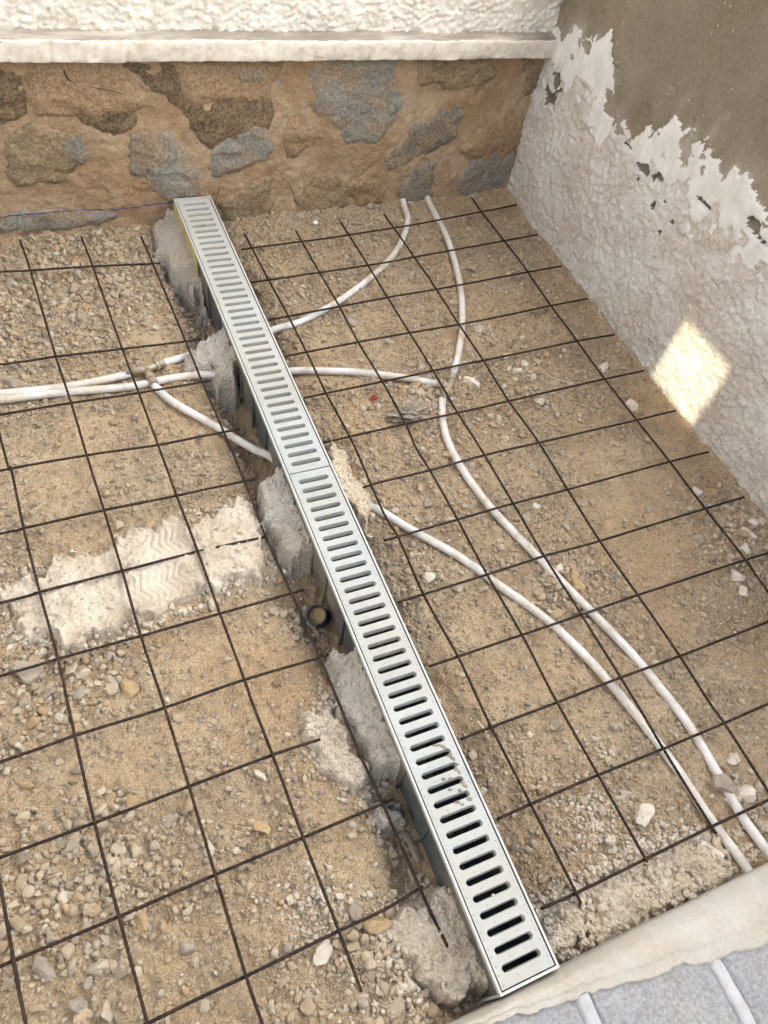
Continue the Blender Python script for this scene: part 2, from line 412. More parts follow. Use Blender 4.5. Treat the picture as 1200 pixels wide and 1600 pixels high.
# ------------------------------------------------------------------ materials
M_GROUND = mat('soil', [srgb(150, 130, 103), srgb(188, 166, 136), srgb(208, 190, 162)], scale=22, rough=0.97, bump=1.0, bscale=330, bdist=0.004,
               attr='gravel', attr_mix=0.45, attr_cols=[srgb(208, 184, 150), srgb(172, 157, 135)], big=srgb(184, 152, 112), bigscale=2.3, spec=0.1,
               grain=(260, .5, srgb(190, 184, 174), srgb(226, 212, 190)), vbump=(260, .6))
STONE_RAMP = [srgb(132, 115, 94), srgb(182, 167, 145), srgb(154, 137, 115), srgb(194, 182, 164), srgb(141, 135, 128), srgb(201, 193, 179), srgb(171, 141, 105), srgb(180, 169, 152), srgb(124, 117, 107), srgb(188, 175, 154)]
M_GRAVEL = mat('gravel_stone', [srgb(165, 145, 115), srgb(190, 172, 145)], scale=60, rough=0.93, bump=0.4, bscale=500, bdist=0.001, attr='tint', attr_cols=STONE_RAMP, spec=0.15)
M_STONE = mat('loose_stone', [srgb(160, 140, 112), srgb(192, 174, 148)], scale=50, rough=0.92, bump=0.5, bscale=350, bdist=0.0015, objrand=STONE_RAMP, spec=0.15)
M_WHITE_ROCK = mat('pale_limestone', [srgb(200, 188, 172), srgb(228, 220, 208)], scale=40, rough=0.93, bump=0.6, bscale=250, bdist=0.002, spec=0.15)
M_BROWN_ROCK = mat('tan_rock', [srgb(160, 136, 104), srgb(196, 170, 132)], scale=30, rough=0.93, bump=0.6, bscale=250, bdist=0.002, spec=0.15)
M_GREY_ROCK = mat('grey_rock', [srgb(140, 130, 118), srgb(176, 164, 148)], scale=30, rough=0.93, bump=0.6, bscale=250, bdist=0.002, spec=0.15)
M_CRUMB = mat('mortar_crumb', [srgb(184, 172, 156), srgb(206, 196, 181)], scale=60, rough=0.95, bump=0.4, bscale=400, bdist=0.001, spec=0.1)
M_MORTAR = mat('fresh_mortar', [srgb(210, 196, 174), srgb(224, 212, 194), srgb(234, 225, 210)], scale=14, rough=0.95, bump=1.0, bscale=190, bdist=0.006, vbump=(150, .7), grain=(300, .4, srgb(200, 196, 190), srgb(240, 232, 220)), big=srgb(208, 188, 158), bigscale=6, spec=0.12)
M_MORTAR_SMOOTH = mat('trowelled_mortar', [srgb(188, 175, 155), srgb(212, 201, 184), srgb(226, 217, 202)], scale=14, rough=0.95, bump=0.9, bscale=130, bdist=0.005, vbump=(120, .4), big=srgb(182, 164, 138), bigscale=9, spec=0.12, grain=(240, .3, srgb(206, 202, 196), srgb(240, 234, 226)))
M_MORTAR_SHADED = mat('shaded_mortar', [srgb(196, 188, 176), srgb(212, 205, 195), srgb(224, 218, 209)], scale=14, rough=0.95, bump=1.0, bscale=190, bdist=0.006, vbump=(150, .7), grain=(300, .4, srgb(200, 196, 190), srgb(240, 232, 220)), big=srgb(196, 184, 168), bigscale=6, spec=0.12)  # same mortar, greyed to carry the shade beside the drain
M_MORTAR_TAN = mat('sandy_mortar', [srgb(206, 186, 154), srgb(224, 207, 180), srgb(232, 217, 194)], scale=14, rough=0.95, bump=1.0, bscale=190, bdist=0.006, vbump=(150, .7), grain=(300, .4, srgb(200, 196, 190), srgb(240, 232, 220)), spec=0.12)
M_REBAR = mat('rusty_steel', [srgb(33, 25, 21), srgb(48, 36, 30), srgb(70, 50, 39)], scale=40, rough=0.75, bump=0.3, bscale=600, bdist=0.0006, spec=0.3)
M_PIPE = mat('white_pipe', [srgb(205, 203, 200), srgb(222, 221, 220), srgb(226, 226, 226)], scale=25, rough=0.5, bump=0.12, bscale=150, bdist=0.001, big=srgb(196, 178, 150), bigscale=16, grain=(90, .3, srgb(214, 206, 196), srgb(228, 226, 222)), spec=0.4, speck=(srgb(150, 128, 100), 180, 0.16))
M_BRASS = mat('dull_fitting_metal', [srgb(150, 138, 120), srgb(180, 168, 148)], scale=60, rough=0.5, bump=0.3, bscale=300, bdist=0.0008, metal=0.4, spec=0.4)
M_GRATE = mat('grey_grate_plastic', [srgb(166, 169, 167), srgb(176, 179, 177), srgb(184, 187, 185)], scale=7, big=srgb(176, 172, 162), bigscale=6, rough=0.55, bump=0.06, bscale=500, bdist=0.0004, spec=0.35, speck=(srgb(160, 152, 138), 130, 0.10))
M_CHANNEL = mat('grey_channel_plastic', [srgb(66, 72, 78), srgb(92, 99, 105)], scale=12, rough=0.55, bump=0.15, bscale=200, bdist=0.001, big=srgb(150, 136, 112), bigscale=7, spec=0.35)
M_RIM = mat('channel_rim_plastic', [srgb(186, 187, 183), srgb(200, 201, 198)], scale=12, rough=0.5, bump=0.05, spec=0.35)
M_FOAM = mat('yellowed_foam', [srgb(178, 164, 96), srgb(206, 194, 132)], scale=14, rough=0.85, bump=0.4, bscale=150, bdist=0.002)
M_BLACK = mat('black_plastic', [srgb(48, 52, 58), srgb(74, 78, 84)], scale=30, rough=0.6, bump=0.2, bscale=200, bdist=0.001)
M_MUD = mat('dried_mud', [srgb(112, 102, 90), srgb(150, 140, 126)], scale=90, rough=0.95, bump=0.3, bscale=300, bdist=0.001)
M_WMORTAR = mat('wall_mortar', [srgb(154, 132, 106), srgb(188, 165, 138), srgb(206, 187, 162)], scale=11, rough=0.96, bump=1.0, bscale=190, bdist=0.005, grain=(260, .5, srgb(190, 176, 160), srgb(220, 200, 172)), big=srgb(162, 126, 88), bigscale=5, spec=0.1)
M_LEDGE = mat('cream_painted_ledge', [srgb(196, 188, 172), srgb(226, 219, 206), srgb(234, 228, 217)], scale=18, rough=0.85, bump=0.5, bscale=90, bdist=0.003, spec=0.2, contrast=(0.30, 0.56), streak=(0.25, 1, 1), grain=(60, .5, srgb(214, 206, 196), srgb(238, 232, 222)), speck=(srgb(120, 104, 86), 70, 0.10))
M_DUST = mat('dusty_ledge_top', [srgb(132, 124, 114), srgb(160, 151, 140), srgb(204, 196, 184)], scale=26, rough=0.95, bump=0.6, bscale=120, bdist=0.003, streak=(0.2, 1, 1))
M_STUCCO = mat('cream_stucco', [srgb(186, 168, 142), srgb(226, 216, 200), srgb(240, 235, 225)], scale=40, rough=0.92, bump=0.9, bscale=160, bdist=0.003, contrast=(0.2, 0.48))
M_ROUGH = mat('white_roughcast', [srgb(160, 155, 149), srgb(198, 196, 193), srgb(214, 213, 211)], scale=55, rough=0.95, bump=0.5, bscale=220, bdist=0.003, vbump=(190, .5), big=srgb(184, 172, 154), bigscale=5, spec=0.12, contrast=(0.30, 0.56), attr='lite', attr_mix=0.5, attr_cols=[srgb(188, 180, 170), srgb(206, 203, 199), srgb(226, 226, 227)], speck=(srgb(120, 113, 105), 75, 0.16), grain=(160, .4, srgb(196, 192, 188), srgb(226, 224, 222)))
M_SMEAR = mat('white_lime_smear', [srgb(204, 203, 200), srgb(226, 225, 223)], scale=18, rough=0.92, bump=0.5, bscale=60, bdist=0.003, spec=0.12)
M_CEMENT = mat('grey_cement_render', [srgb(106, 98, 84), srgb(126, 117, 102), srgb(146, 138, 123)], scale=7, attr='lite', attr_mix=0.6, attr_cols=[srgb(128, 120, 107), srgb(158, 151, 139), srgb(196, 191, 183)],  rough=0.95, bump=0.7, bscale=70, bdist=0.004, grain=(150, .25, srgb(196, 190, 182), srgb(186, 178, 164)), big=srgb(110, 98, 78), bigscale=4.5, spec=0.12, speck=(srgb(190, 178, 158), 60, 0.13))
M_SCAR = mat('bare_grey_scar', [srgb(96, 92, 88), srgb(122, 116, 110)], scale=20, rough=0.95, bump=0.5, bscale=120, bdist=0.002)
M_PLASTER_LIT = mat('sunlit_cement_plaster', [srgb(170, 166, 159), srgb(184, 181, 174), srgb(196, 193, 188)], scale=6, rough=0.9, bump=0.3, bscale=70, bdist=0.002, big=srgb(176, 165, 148), bigscale=9, streak=(.3, 1, 1), grain=(160, .18, srgb(206, 200, 192), srgb(222, 218, 210)), speck=(srgb(120, 112, 100), 110, 0.09), spec=0.15)  # plaster tone also carries the sunlit side of the shadow edge
M_BLOCK_SHADED = mat('shaded_grey_block', [srgb(144, 146, 150), srgb(158, 160, 164), srgb(168, 170, 174)], scale=30, rough=0.95, bump=1.0, bscale=140, bdist=0.004, big=srgb(172, 168, 162), bigscale=9, grain=(170, .5, srgb(198, 196, 196), srgb(200, 200, 202)), spec=0.12)  # block grey also carries the shade beyond the shadow edge
M_JOINT = mat('white_joint_mortar', [srgb(180, 181, 184), srgb(200, 201, 204)], scale=20, rough=0.93, bump=0.9, big=srgb(168, 164, 158), bigscale=18, bscale=90, bdist=0.003)
M_RED = mat('red_plastic', [srgb(140, 44, 36), srgb(164, 60, 48)], scale=30, rough=0.55, bump=0.1)
M_WHITEP = mat('white_plastic', [srgb(225, 224, 220), srgb(236, 235, 232)], scale=30, rough=0.5, bump=0.1)
M_RAG = mat('dirty_grey_film', [srgb(118, 108, 98), srgb(150, 140, 128), srgb(176, 166, 152)], scale=40, rough=0.6, bump=0.3, bscale=150, bdist=0.002, spec=0.3)
M_WOOD = mat('weathered_wood', [srgb(92, 76, 58), srgb(128, 108, 84)], scale=60, rough=0.9, bump=0.5, bscale=200, bdist=0.001)
M_STRING = mat('pale_string', [srgb(198, 184, 156), srgb(216, 204, 180)], scale=60, rough=0.9, bump=0)
M_CHALK = mat('blue_chalk', [srgb(62, 62, 112), srgb(96, 94, 140)], scale=60, rough=0.95, bump=0)
M_DARKMARK = mat('dark_crack', [srgb(52, 42, 34), srgb(80, 64, 48)], scale=60, rough=0.95, bump=0)
M_CORE = mat('wall_core', [srgb(150, 140, 126), srgb(170, 160, 146)], scale=6, rough=0.95, bump=0.3)
SLATE = mat('blue_grey_slate', [srgb(116, 118, 115), srgb(140, 142, 138), srgb(158, 158, 152)], scale=18, rough=0.85, bump=0.8, bscale=70, bdist=0.006, grain=(140, .55, srgb(170, 166, 160), srgb(196, 180, 156)), big=srgb(170, 142, 110), bigscale=12, spec=0.25, streak=(0.6, 1, 2.2))
SLATE_D = mat('dark_slate', [srgb(100, 99, 95), srgb(122, 121, 115), srgb(138, 133, 122)], scale=18, rough=0.85, bump=0.8, bscale=70, bdist=0.006, grain=(140, .55, srgb(170, 166, 160), srgb(196, 180, 156)), big=srgb(170, 142, 110), bigscale=12, spec=0.25)
BROWNST = mat('brown_stone', [srgb(138, 112, 84), srgb(162, 134, 104), srgb(178, 152, 122)], scale=14, rough=0.9, bump=0.8, bscale=80, bdist=0.006, grain=(140, .55, srgb(170, 166, 160), srgb(196, 180, 156)), big=srgb(170, 142, 110), bigscale=12, spec=0.2, streak=(0.5, 1, 2))
DARKBR = mat('dark_brown_stone', [srgb(88, 70, 50), srgb(118, 98, 74), srgb(142, 120, 94)], scale=26, rough=0.95, bump=1.0, bscale=120, bdist=0.006, grain=(140, .55, srgb(170, 166, 160), srgb(196, 180, 156)), spec=0.15)
OLIVEST = mat('olive_stone', [srgb(120, 106, 82), srgb(144, 128, 102), srgb(158, 140, 112)], scale=16, rough=0.9, bump=0.8, bscale=80, bdist=0.006, grain=(140, .55, srgb(170, 166, 160), srgb(196, 180, 156)), big=srgb(170, 142, 110), bigscale=12, spec=0.2)

# ------------------------------------------------------------------ ground
GX0, GX1 = 0.342, 0.4437          # drain left and right edge
GY0, GY1 = -0.271, -2.271         # drain far and near end
GZ = 0.0709                       # drain top
WALL_Y = -0.235
WALL_X = 1.45
PAR_Y = -2.278

BLOBS = [(0.0, -.42, .22, 1.0), (-.2, -.55, .22, .8), (.18, -.33, .12, .9), (.12, -.52, .12, .8), (.17, -.67, .07, -.9), (-.2, -1.54, .12, 1.1), (-.05, -1.55, .08, .4), (-.19, -1.88, .10, .9),
         (-.06, -1.93, .08, .7), (.75, -.42, .25, .55), (1.15, -.42, .25, .5), (.8, -.65, .2, .45), (1.25, -.62, .15, .4), (1.05, -1.1, .14, .75), (1.2, -1.22, .12, .7),
         (.78, -1.05, .12, .9), (.92, -1.2, .12, .5), (.88, -1.66, .10, 1.0), (1.37, -1.65, .13, 1.0), (.58, -1.48, .10, .8), (.7, -1.4, .1, .5), (.95, -1.42, .09, .6),
         (1.12, -1.48, .14, -1.1), (1.08, -1.6, .10, -.8), (1.15, -1.34, .10, -.7), (1.08, -.8, .12, -.8), (.62, -.85, .1, -.4), (-.05, -1.13, .10, -.6), (.16, -1.17, .07, .8), (.02, -1.1, .05, .7), (-.1, -1.73, .10, -1.0), (.08, -1.57, .12, -.7),
         (.2, -1.6, .1, -.6), (.6, -1.7, .10, -.8), (.72, -1.83, .12, -.5), (.27, -.98, .09, -1.0), (.03, -1.0, .09, -.5), (.25, -1.97, .09, -.7), (.08, -2.1, .07, .5), (-.02, -2.05, .09, -.4),
         (-.15, -2.0, .08, .5), (.2, -2.18, .1, 1.0), (.14, -1.83, .06, .6), (1.0, -1.85, .12, .35), (1.2, -1.9, .2, .4), (.62, -2.1, .08, .5), (.8, -2.05, .08, .2), (-.6, -1.2, .3, .6), (-.55, -.5, .25, .7),
         (.29, -.7, .05, .7), (.29, -1.05, .05, .5), (.30, -1.55, .05, .8), (.31, -2.0, .05, .9), (.30, -.55, .05, .8), (.49, -1.65, .04, .5), (.49, -2.1, .04, .6), (.49, -.6, .04, .5), (.85, -.33, .2, .4), (1.3, -1.0, .15, .5), (.95, -.95, .08, .4)]
COARSE = [(0.0, -.45, .28), (-.2, -1.54, .14), (-.19, -1.88, .12), (.78, -1.05, .10), (.88, -1.66, .09), (1.37, -1.66, .12), (.2, -2.18, .1), (-.25, -2.0, .12), (1.1, -1.1, .1), (.31, -2.0, .05), (.30, -1.55, .05), (.30, -.55, .05)]

def blobsum(x, y, bl):
    t = 0.0
    for b in bl:
        w = b[3] if len(b) > 3 else 1.0
        t = t + w * np.exp(-((x - b[0]) ** 2 + (y - b[1]) ** 2) / (2 * (b[2] * .75) ** 2))
    return t

def gravel_mask(x, y):
    return np.clip(0.50 + blobsum(x, y, BLOBS) * .62 + 0.50 * fbm(x, y, 9, 4, 31, .6), 0, 1)

def ground_h(x, y):
    x = np.asarray(x, float); y = np.asarray(y, float)
    h = -0.034 + 0.007 * fbm(x, y, 2.2, 3, 1) + 0.0035 * fbm(x, y, 11, 3, 5)
    wob = 0.018 * fbm(x, y, 7, 3, 9) + 0.006 * fbm(x, y, 30, 2, 10)
    iny = sstep(GY1 - .03, GY1 + .02, y) * sstep(-.2, -.30, y)
    left = sstep(0.245, 0.315, x + wob); right = 1 - sstep(0.447, 0.500, x + wob)
    depth = (0.046 + 0.02 * fbm(x * 0.4, y, 5, 3, 12)) * np.where(x > .393, .55, 1.0)
    wide = sstep(.56, .47, x + wob * 1.2) * sstep(.40, .45, x) * sstep(-1.5, -1.8, y) * 0.018
    h = h - iny * left * right * depth - wide * iny
    # banked up along the walls
    h = h + 0.018 * np.exp(-((WALL_X - x) / .07)) * (x < WALL_X) + 0.012 * np.exp(-np.abs(WALL_Y - y) / .05)
    h = h + 0.010 * np.exp(-((y - PAR_Y) / .07)) * (x > .45) * (y > PAR_Y)
    return h

def ground_fine(x, y):
    g = gravel_mask(x, y)
    f1, f2, c = worley(x + .002 * fbm(x, y, 60, 2, 3), y, 105, 21)
    f1b, f2b, cb = worley(x, y, 46, 22)
    lump = (np.clip(f2 - f1, 0, .5) * 2) ** .6 * (0.3 + .7 * c)
    lumpb = (np.clip(f2b - f1b, 0, .45) * 2.2) ** .6 * np.where(cb > .7, cb, .1)
    d = (0.70 + .30 * g) * 0.0058 * lump + (g * .6 + .4) * 0.009 * lumpb
    d = d + 0.0034 * fbm(x, y, 34, 4, 8, .6) * (1.1 - .4 * g) + .0040 * fbm(x, y, 15, 3, 18)
    clod = np.clip(fbm(x, y, 75, 2, 19) - .35, 0, 1); d = d + .007 * clod * (1 - .5 * g)
    # boot tread prints pressed into the smooth soil
    for (cx, cy, ang, s) in ((-.09, -1.72, .5, .06), (.62, -1.72, -.3, .05)):
        u = (x - cx) * math.cos(ang) + (y - cy) * math.sin(ang); v = -(x - cx) * math.sin(ang) + (y - cy) * math.cos(ang)
        m = np.exp(-((u / s) ** 4 + (v / (s * .8)) ** 4))
        d = d + m * 0.0016 * np.sin((u + .35 * np.abs((v * 60) % 2 - 1) * .03) * 420)
    return d, g

def nonuni(*segs):
    out = []
    for a, b, s in segs:
        n = max(1, int(round(abs(b - a) / s)))
        out.append(np.linspace(a, b, n, endpoint=False))
    out.append(np.array([segs[-1][1]]))
    return np.concatenate(out)

gx = nonuni((-80, -10, 14), (-10, -2, 1.6), (-2, -.8, .04), (-.8, -.45, .008), (-.45, 1.48, .0040), (1.48, 1.7, .02), (1.7, 6, .6), (6, 80, 14))
gy = nonuni((-80, -10, 14), (-10, -2.8, 1.2), (-2.8, -2.3, .02), (-2.3, -.225, .0040), (-.225, .05, .02), (.05, 4, .6), (4, 80, 14))
X, Y = np.meshgrid(gx, gy, indexing='ij')
FD, GM = ground_fine(X, Y)
Zg = ground_h(X, Y) + FD
ground = mk('ground', np.stack([X, Y, Zg], -1).reshape(-1, 3), grid_faces(len(gx), len(gy)), M_GROUND, attrs={'gravel': GM})
tag(ground, 'dry tan sandy soil with gravel in the dug out yard', None, kind='structure')

def ground_at(x, y):
    d, g = ground_fine(np.asarray(x, float), np.asarray(y, float))
    return ground_h(x, y) + d

# ------------------------------------------------------------------ back wall: stone base, ledge, stucco
bw = thing('stone_house_wall', (0.5, WALL_Y, -0.05), 'house wall at the back with slate stone base, cream ledge and stucco above', 'wall')
def wall_face(x, z):
    return WALL_Y - (0.005 * fbm(x, z, 5, 3, 41) + 0.0035 * fbm(x, z, 24, 3, 43) + 0.0020 * fbm(x, z, 90, 2, 44))
def patch(name, poly, mapf, m, parent, step=.0035, edge=.012, rag=.010, seed=0, ragf=26, low=-.006, attrs=None, grow=0.0, clip=None):
    """a ragged sheet over a polygon; mapf(u, v, inside 0..1, sd) gives the 3D position"""
    P = np.array(poly); lo = P.min(0) - .02; hi = P.max(0) + .02
    u = np.arange(lo[0], hi[0], step); v = np.arange(lo[1], hi[1], step)
    U, V = np.meshgrid(u, v, indexing='ij')
    sd = poly_sd(U, V, poly) + grow + rag * fbm(U, V, ragf, 4, seed + 3)
    t = np.clip(sd / edge, 0, 1); t = 1 - (1 - t) ** 2
    pos = mapf(U, V, t, sd)
    in_ = sd > low
    if clip is not None: in_ &= clip(U, V)
    keep = in_[:-1, :-1] & in_[1:, :-1] & in_[:-1, 1:] & in_[1:, 1:]
    f = grid_faces(len(u), len(v), keep)
    if len(f) == 0: return None
    vv, f, _ = compact(pos.reshape(-1, 3), f)
    return mk(name, vv, f, m, parent)

x = nonuni((-2.0, -.5, .03), (-.5, 1.47, .0048)); z = nonuni((-.12, .452, .0048))
Xw, Zw = np.meshgrid(x, z, indexing='ij')
mk('mortar_face', np.stack([Xw, wall_face(Xw, Zw), Zw], -1).reshape(-1, 3), grid_faces(len(x), len(z)), M_WMORTAR, bw)
smats = dict(s1=BROWNST, s2=DARKBR, s3=BROWNST, s4=DARKBR, s5=SLATE, s6=OLIVEST, s7=OLIVEST, s8=SLATE_D, s9=BROWNST, s10=SLATE, s11=SLATE_D, s12=SLATE, s13=SLATE, s14=SLATE_D, s15=DARKBR, s16=OLIVEST,
             s17=DARKBR, s18=OLIVEST, s19=OLIVEST, s20=SLATE, s21=BROWNST, s22=BROWNST)
extra = dict(s23=[(-.35, .41), (-.12, .405), (-.08, .3), (-.2, .24), (-.36, .3)], s24=[(-.3, .2), (-.15, .22), (-.12, .1), (-.25, .05)], s25=[(-.7, .4), (-.42, .41), (-.4, .25), (-.6, .2)], s26=[(-.62, .15), (-.38, .17), (-.36, .03), (-.6, .0)],
             s27=[(.52, .40), (.60, .405), (.60, .372), (.545, .366)], s28=[(.085, .235), (.125, .235), (.128, .195), (.095, .185)])
smats.update(s23=BROWNST, s24=SLATE, s25=SLATE_D, s26=BROWNST, s27=SLATE, s28=SLATE_D)
WSTONE.update(extra)
for i, (k, poly) in enumerate(WSTONE.items()):
    proud = (.0045, .003, .006)[i % 3]
    if smats[k] is DARKBR: proud = .001
    tilt = 0.03 * math.sin(i * 2.1)
    cx = sum(p[0] for p in poly) / len(poly)
    def mp(u, v, t, sd, proud=proud, tilt=tilt, cx=cx, i=i):
        q = fbm(u * .7 + v * .5, v * 1.3, 22, 3, 60 + i)
        step_ = np.round(q * 2.5) / 2.5 * .0022
        low_ = WALL_Y - 0.005 * fbm(u, v, 5, 3, 41)
        d = low_ - (-.0055 + t * (.0095 + proud) + step_ * (.4 + .6 * t) + tilt * (u - cx) + .0022 * fbm(u, v, 48, 3, i))
        return np.stack([u, d, v], -1)
    patch('stone', poly, mp, smats[k], bw, step=.0045, edge=.030, rag=.011, seed=70 + i, ragf=18, grow=.015)
# hollows where the mortar joints are dug deep read as dark stones; cracks and the chalk line are thin raised marks
def wall_stroke(name, pts, w, m, parent, off=.0018):
    P = resample([(p[0], p[1], 0) for p in pts], .006)[:, :2]
    T = np.gradient(P, axis=0); T /= np.linalg.norm(T, axis=1)[:, None]
    Nn = np.stack([-T[:, 1], T[:, 0]], 1)
    wv = w * (0.6 + .5 * np.abs(fbm(P[:, 0], P[:, 1], 60, 2, 5)))
    A = P + Nn * wv[:, None]; B = P - Nn * wv[:, None]
    v = []
    for Q in (A, P, B):
        v.append(np.stack([Q[:, 0], wall_face(Q[:, 0], Q[:, 1]) - off - (.001 if Q is P else 0), Q[:, 1]], 1))
    n = len(P); V = np.vstack(v); i = np.arange(n - 1)
    F = np.vstack([np.stack([i + k * n, i + 1 + k * n, i + 1 + (k + 1) * n, i + (k + 1) * n], 1) for k in (0, 1)])
    return mk(name, V, F, m, parent)
wall_stroke('chalk_line', [(-.5, .052), (-.09, .0465), (.05, .044), (.2, .0425), (.335, .046)], .0018, M_CHALK, bw, .007)
wall_stroke('crack', [(.338, .098), (.340, .075), (.339, .05)], .0016, M_DARKMARK, bw, .006)
wall_stroke('crack', [(.475, .085), (.468, .05), (.462, .03)], .0012, M_DARKMARK, bw, .006)
wall_stroke('crack', [(.655, .11), (.69, .06), (.712, .0)], .0010, M_DARKMARK, bw, .006)
wall_stroke('crack', [(.115, .41), (.12, .39), (.14, .372)], .0018, M_DARKMARK, bw, .009)
wall_stroke('crack', [(.14, .372), (.2, .362), (.24, .35)], .0010, M_DARKMARK, bw, .009)

# ledge: a swept profile with worn arris
x = nonuni((-2.0, -.5, .03), (-.5, 1.447, .005))
prof = [(-.225, .440), (-.25, .439), (-.268, .4388), (-.2712, .4396), (-.2716, .4420), (-.2714, .456), (-.2712, .470), (-.2708, .4815), (-.2694, .4845), (-.266, .4860)]
topp = [(-.266, .4860), (-.256, .4895), (-.248, .4915), (-.240, .4945), (-.230, .498), (-.22, .500)]
def ledge(name, pr, m):
    n = len(pr); V = np.zeros((len(x), n, 3))
    for j, (py, pz) in enumerate(pr):
        s = np.full_like(x, pz * 3)
        front = 1.0 if -.27 > py else .5
        V[:, j, 0] = x
        V[:, j, 1] = py + front * (.0028 * fbm(x, s, 9, 3, 81) + .0018 * fbm(x, s * 4, 55, 3, 82))
        V[:, j, 2] = pz - .0148 * x + .0022 * fbm(x, s * 0, 7, 3, 83) + .0012 * fbm(x, s * 4, 60, 3, 84)
        V[:, j, 1] += .0045 * np.clip(fbm(x, s, 16, 3, 86) - .75, 0, 1) * (py < -.262); V[:, j, 2] -= .004 * np.clip(fbm(x, s * 0, 24, 3, 87) - .7, 0, 1) * (pz > .48) * (py < -.255)
        for cxk in (.093, .26, .586, .72, 1.06):
            V[:, j, 1] += .004 * np.exp(-((x - cxk - .004 * math.sin(j)) / .0035) ** 2) * (py < -.26)
    o = mk(name, V.reshape(-1, 3), grid_faces(len(x), n), m, bw)
    return o
ledge('ledge', prof, M_LEDGE)
ledge('ledge_top', topp, M_DUST)
# rough stucco above
x = nonuni((-2.0, -.5, .03), (-.5, 1.475, .005)); z = nonuni((.475, .62, .004), (.62, 1.05, .02))
Xs, Zs = np.meshgrid(x, z, indexing='ij')
f1, f2, c = worley(Xs + .003 * fbm(Xs, Zs, 60, 2, 4), Zs, 98, 90)
ls = np.clip(1 - f1 * 1.25, 0, 1) ** .7
Ys = -.234 - .010 * ls * (.35 + .65 * c) - .003 * fbm(Xs, Zs, 30, 3, 92)
mk('stucco', np.stack([Xs, Ys, Zs], -1).reshape(-1, 3), grid_faces(len(x), len(z)), M_STUCCO, bw)
MB().box(-2.0, 1.60, -.228, -.05, -.3, 1.05).build('wall_core', M_CORE, bw)

# ------------------------------------------------------------------ right wall: roughcast below, cement render above
rw = thing('garden_wall', (WALL_X, -1.2, -0.05), 'side wall on the right, white roughcast below grey cement render', 'wall')
RW_TOP = 0.838
u = nonuni((-2.75, -2.2, .02), (-2.2, -.20, .0042)); v = nonuni((-.12, .62, .0042), (.62, RW_TOP, .008))
U, V = np.meshgrid(u, v, indexing='ij')
blv = np.array(BL)[::-1]
zb = np.interp(U, blv[:, 0], blv[:, 1])
Us = U + .35 * (V - zb)
spike = 0.030 * np.abs(fbm(Us, V * .25, 22, 3, 101)) + .011 * fbm(Us, V * .5, 70, 3, 102)
zb2 = zb - .012 + spike
dist = zb2 - V                                  # > 0: below the torn edge
cem = dist < 0
sm_w = np.interp(U, [-2.7, -1.5, -1.2, -1.0, -.8, -.7, -.62, -.6, -.5, -.36, -.3, -.2], [.06, .06, .10, .13, .09, .02, .02, .12, .19, .12, .06, .02])
smear = (~cem) & (dist < sm_w + .05 * fbm(U, V, 22, 4, 104))
# patches of cement smeared over the lime
blot = (fbm(U, V, 16, 4, 105) > .62) & smear & (dist < .06)
scar = np.zeros_like(cem)
for (cy, cz, ry, rz) in ((-.325, .352, .035, .045), (-.80, .383, .035, .016), (-.84, .40, .02, .016), (-1.165, .478, .02, .014), (-1.2, .465, .03, .008), (-.9, .36, .010, .008), (-.87, .33, .006, .012), (-.78, .35, .006, .012), (-.95, .34, .006, .010), (-.93, .30, .005, .012), (-.7, .395, .02, .006), (-1.02, .43, .03, .006)):
    scar |= (((U - cy) / ry) ** 2 + ((V - cz) / rz) ** 2 + .9 * fbm(U, V, 40, 3, 106)) < .75
smear &= ~blot
f1, f2, c = worley(U + .003 * fbm(U, V, 50, 2, 110), V + .003 * fbm(U, V, 50, 2, 111), 72, 112)
f1b, f2b, cb = worley(U + .002 * fbm(U, V, 90, 2, 9), V, 135, 113)
lump = np.clip(1 - f1 * 1.25, 0, 1) ** .75 * (.15 + .85 * c ** 1.5) * .0085 + np.clip(1 - f1b * 1.2, 0, 1) ** .8 * .0060 * (.2 + .8 * cb) - .006 * np.clip(fbm(U, V, 55, 3, 121) - .75, 0, 1) + .004 * fbm(U, V, 20, 3, 114)
d_r = .004 + lump
d_s = .0085 + .0022 * fbm(U * 1.5, V * .5, 40, 3, 115) + .0012 * fbm(U, V * .2, 130, 2, 116)
d_c = .0025 * fbm(U, V, 4, 3, 117) + .0012 * fbm(U, V, 40, 3, 118) + .006 - .004 * (fbm(U, V, 26, 2, 122) > 1.02)
d = np.where(cem | blot, d_c, np.where(smear, d_s, d_r))
d = np.where(scar, -.002 + .001 * fbm(U, V, 60, 2, 119), d)
for (ky) in range(1):   # soften class steps a little
    d[1:-1, 1:-1] = .5 * d[1:-1, 1:-1] + .125 * (d[:-2, 1:-1] + d[2:, 1:-1] + d[1:-1, :-2] + d[1:-1, 2:])
lean = .02 * np.clip((-.3 - U), 0, 2) * 0
pos = np.stack([WALL_X + .004 - d + lean, U, V], -1).reshape(-1, 3)
cls = np.where(scar, 3, np.where(cem | blot, 0, np.where(smear, 1, 2)))
fc = cls[:-1, :-1].reshape(-1)
lite = np.where(blot, .8, np.clip(np.exp(dist / .09) * (.50 + .55 * fbm(U, V, 12, 3, 123)), 0, 1))
lite = np.where(cls == 2, np.clip(.75 - 1.3 * (dist - .12) + .45 * fbm(U, V, 9, 4, 124), 0, 1), lite)   # paint worn and soiled towards the ground   # lime washed into the edge of the cement
F = grid_faces(len(u), len(v))[:, ::-1]
for k, (nm, m) in enumerate((('cement_render', M_CEMENT), ('lime_smear', M_SMEAR), ('roughcast', M_ROUGH), ('bare_scar', M_SCAR))):
    vv, ff, at_ = compact(pos, F[fc == k], {'lite': lite})
    mk(nm, vv, ff, m, rw, attrs=at_ if k in (0, 2) else None)
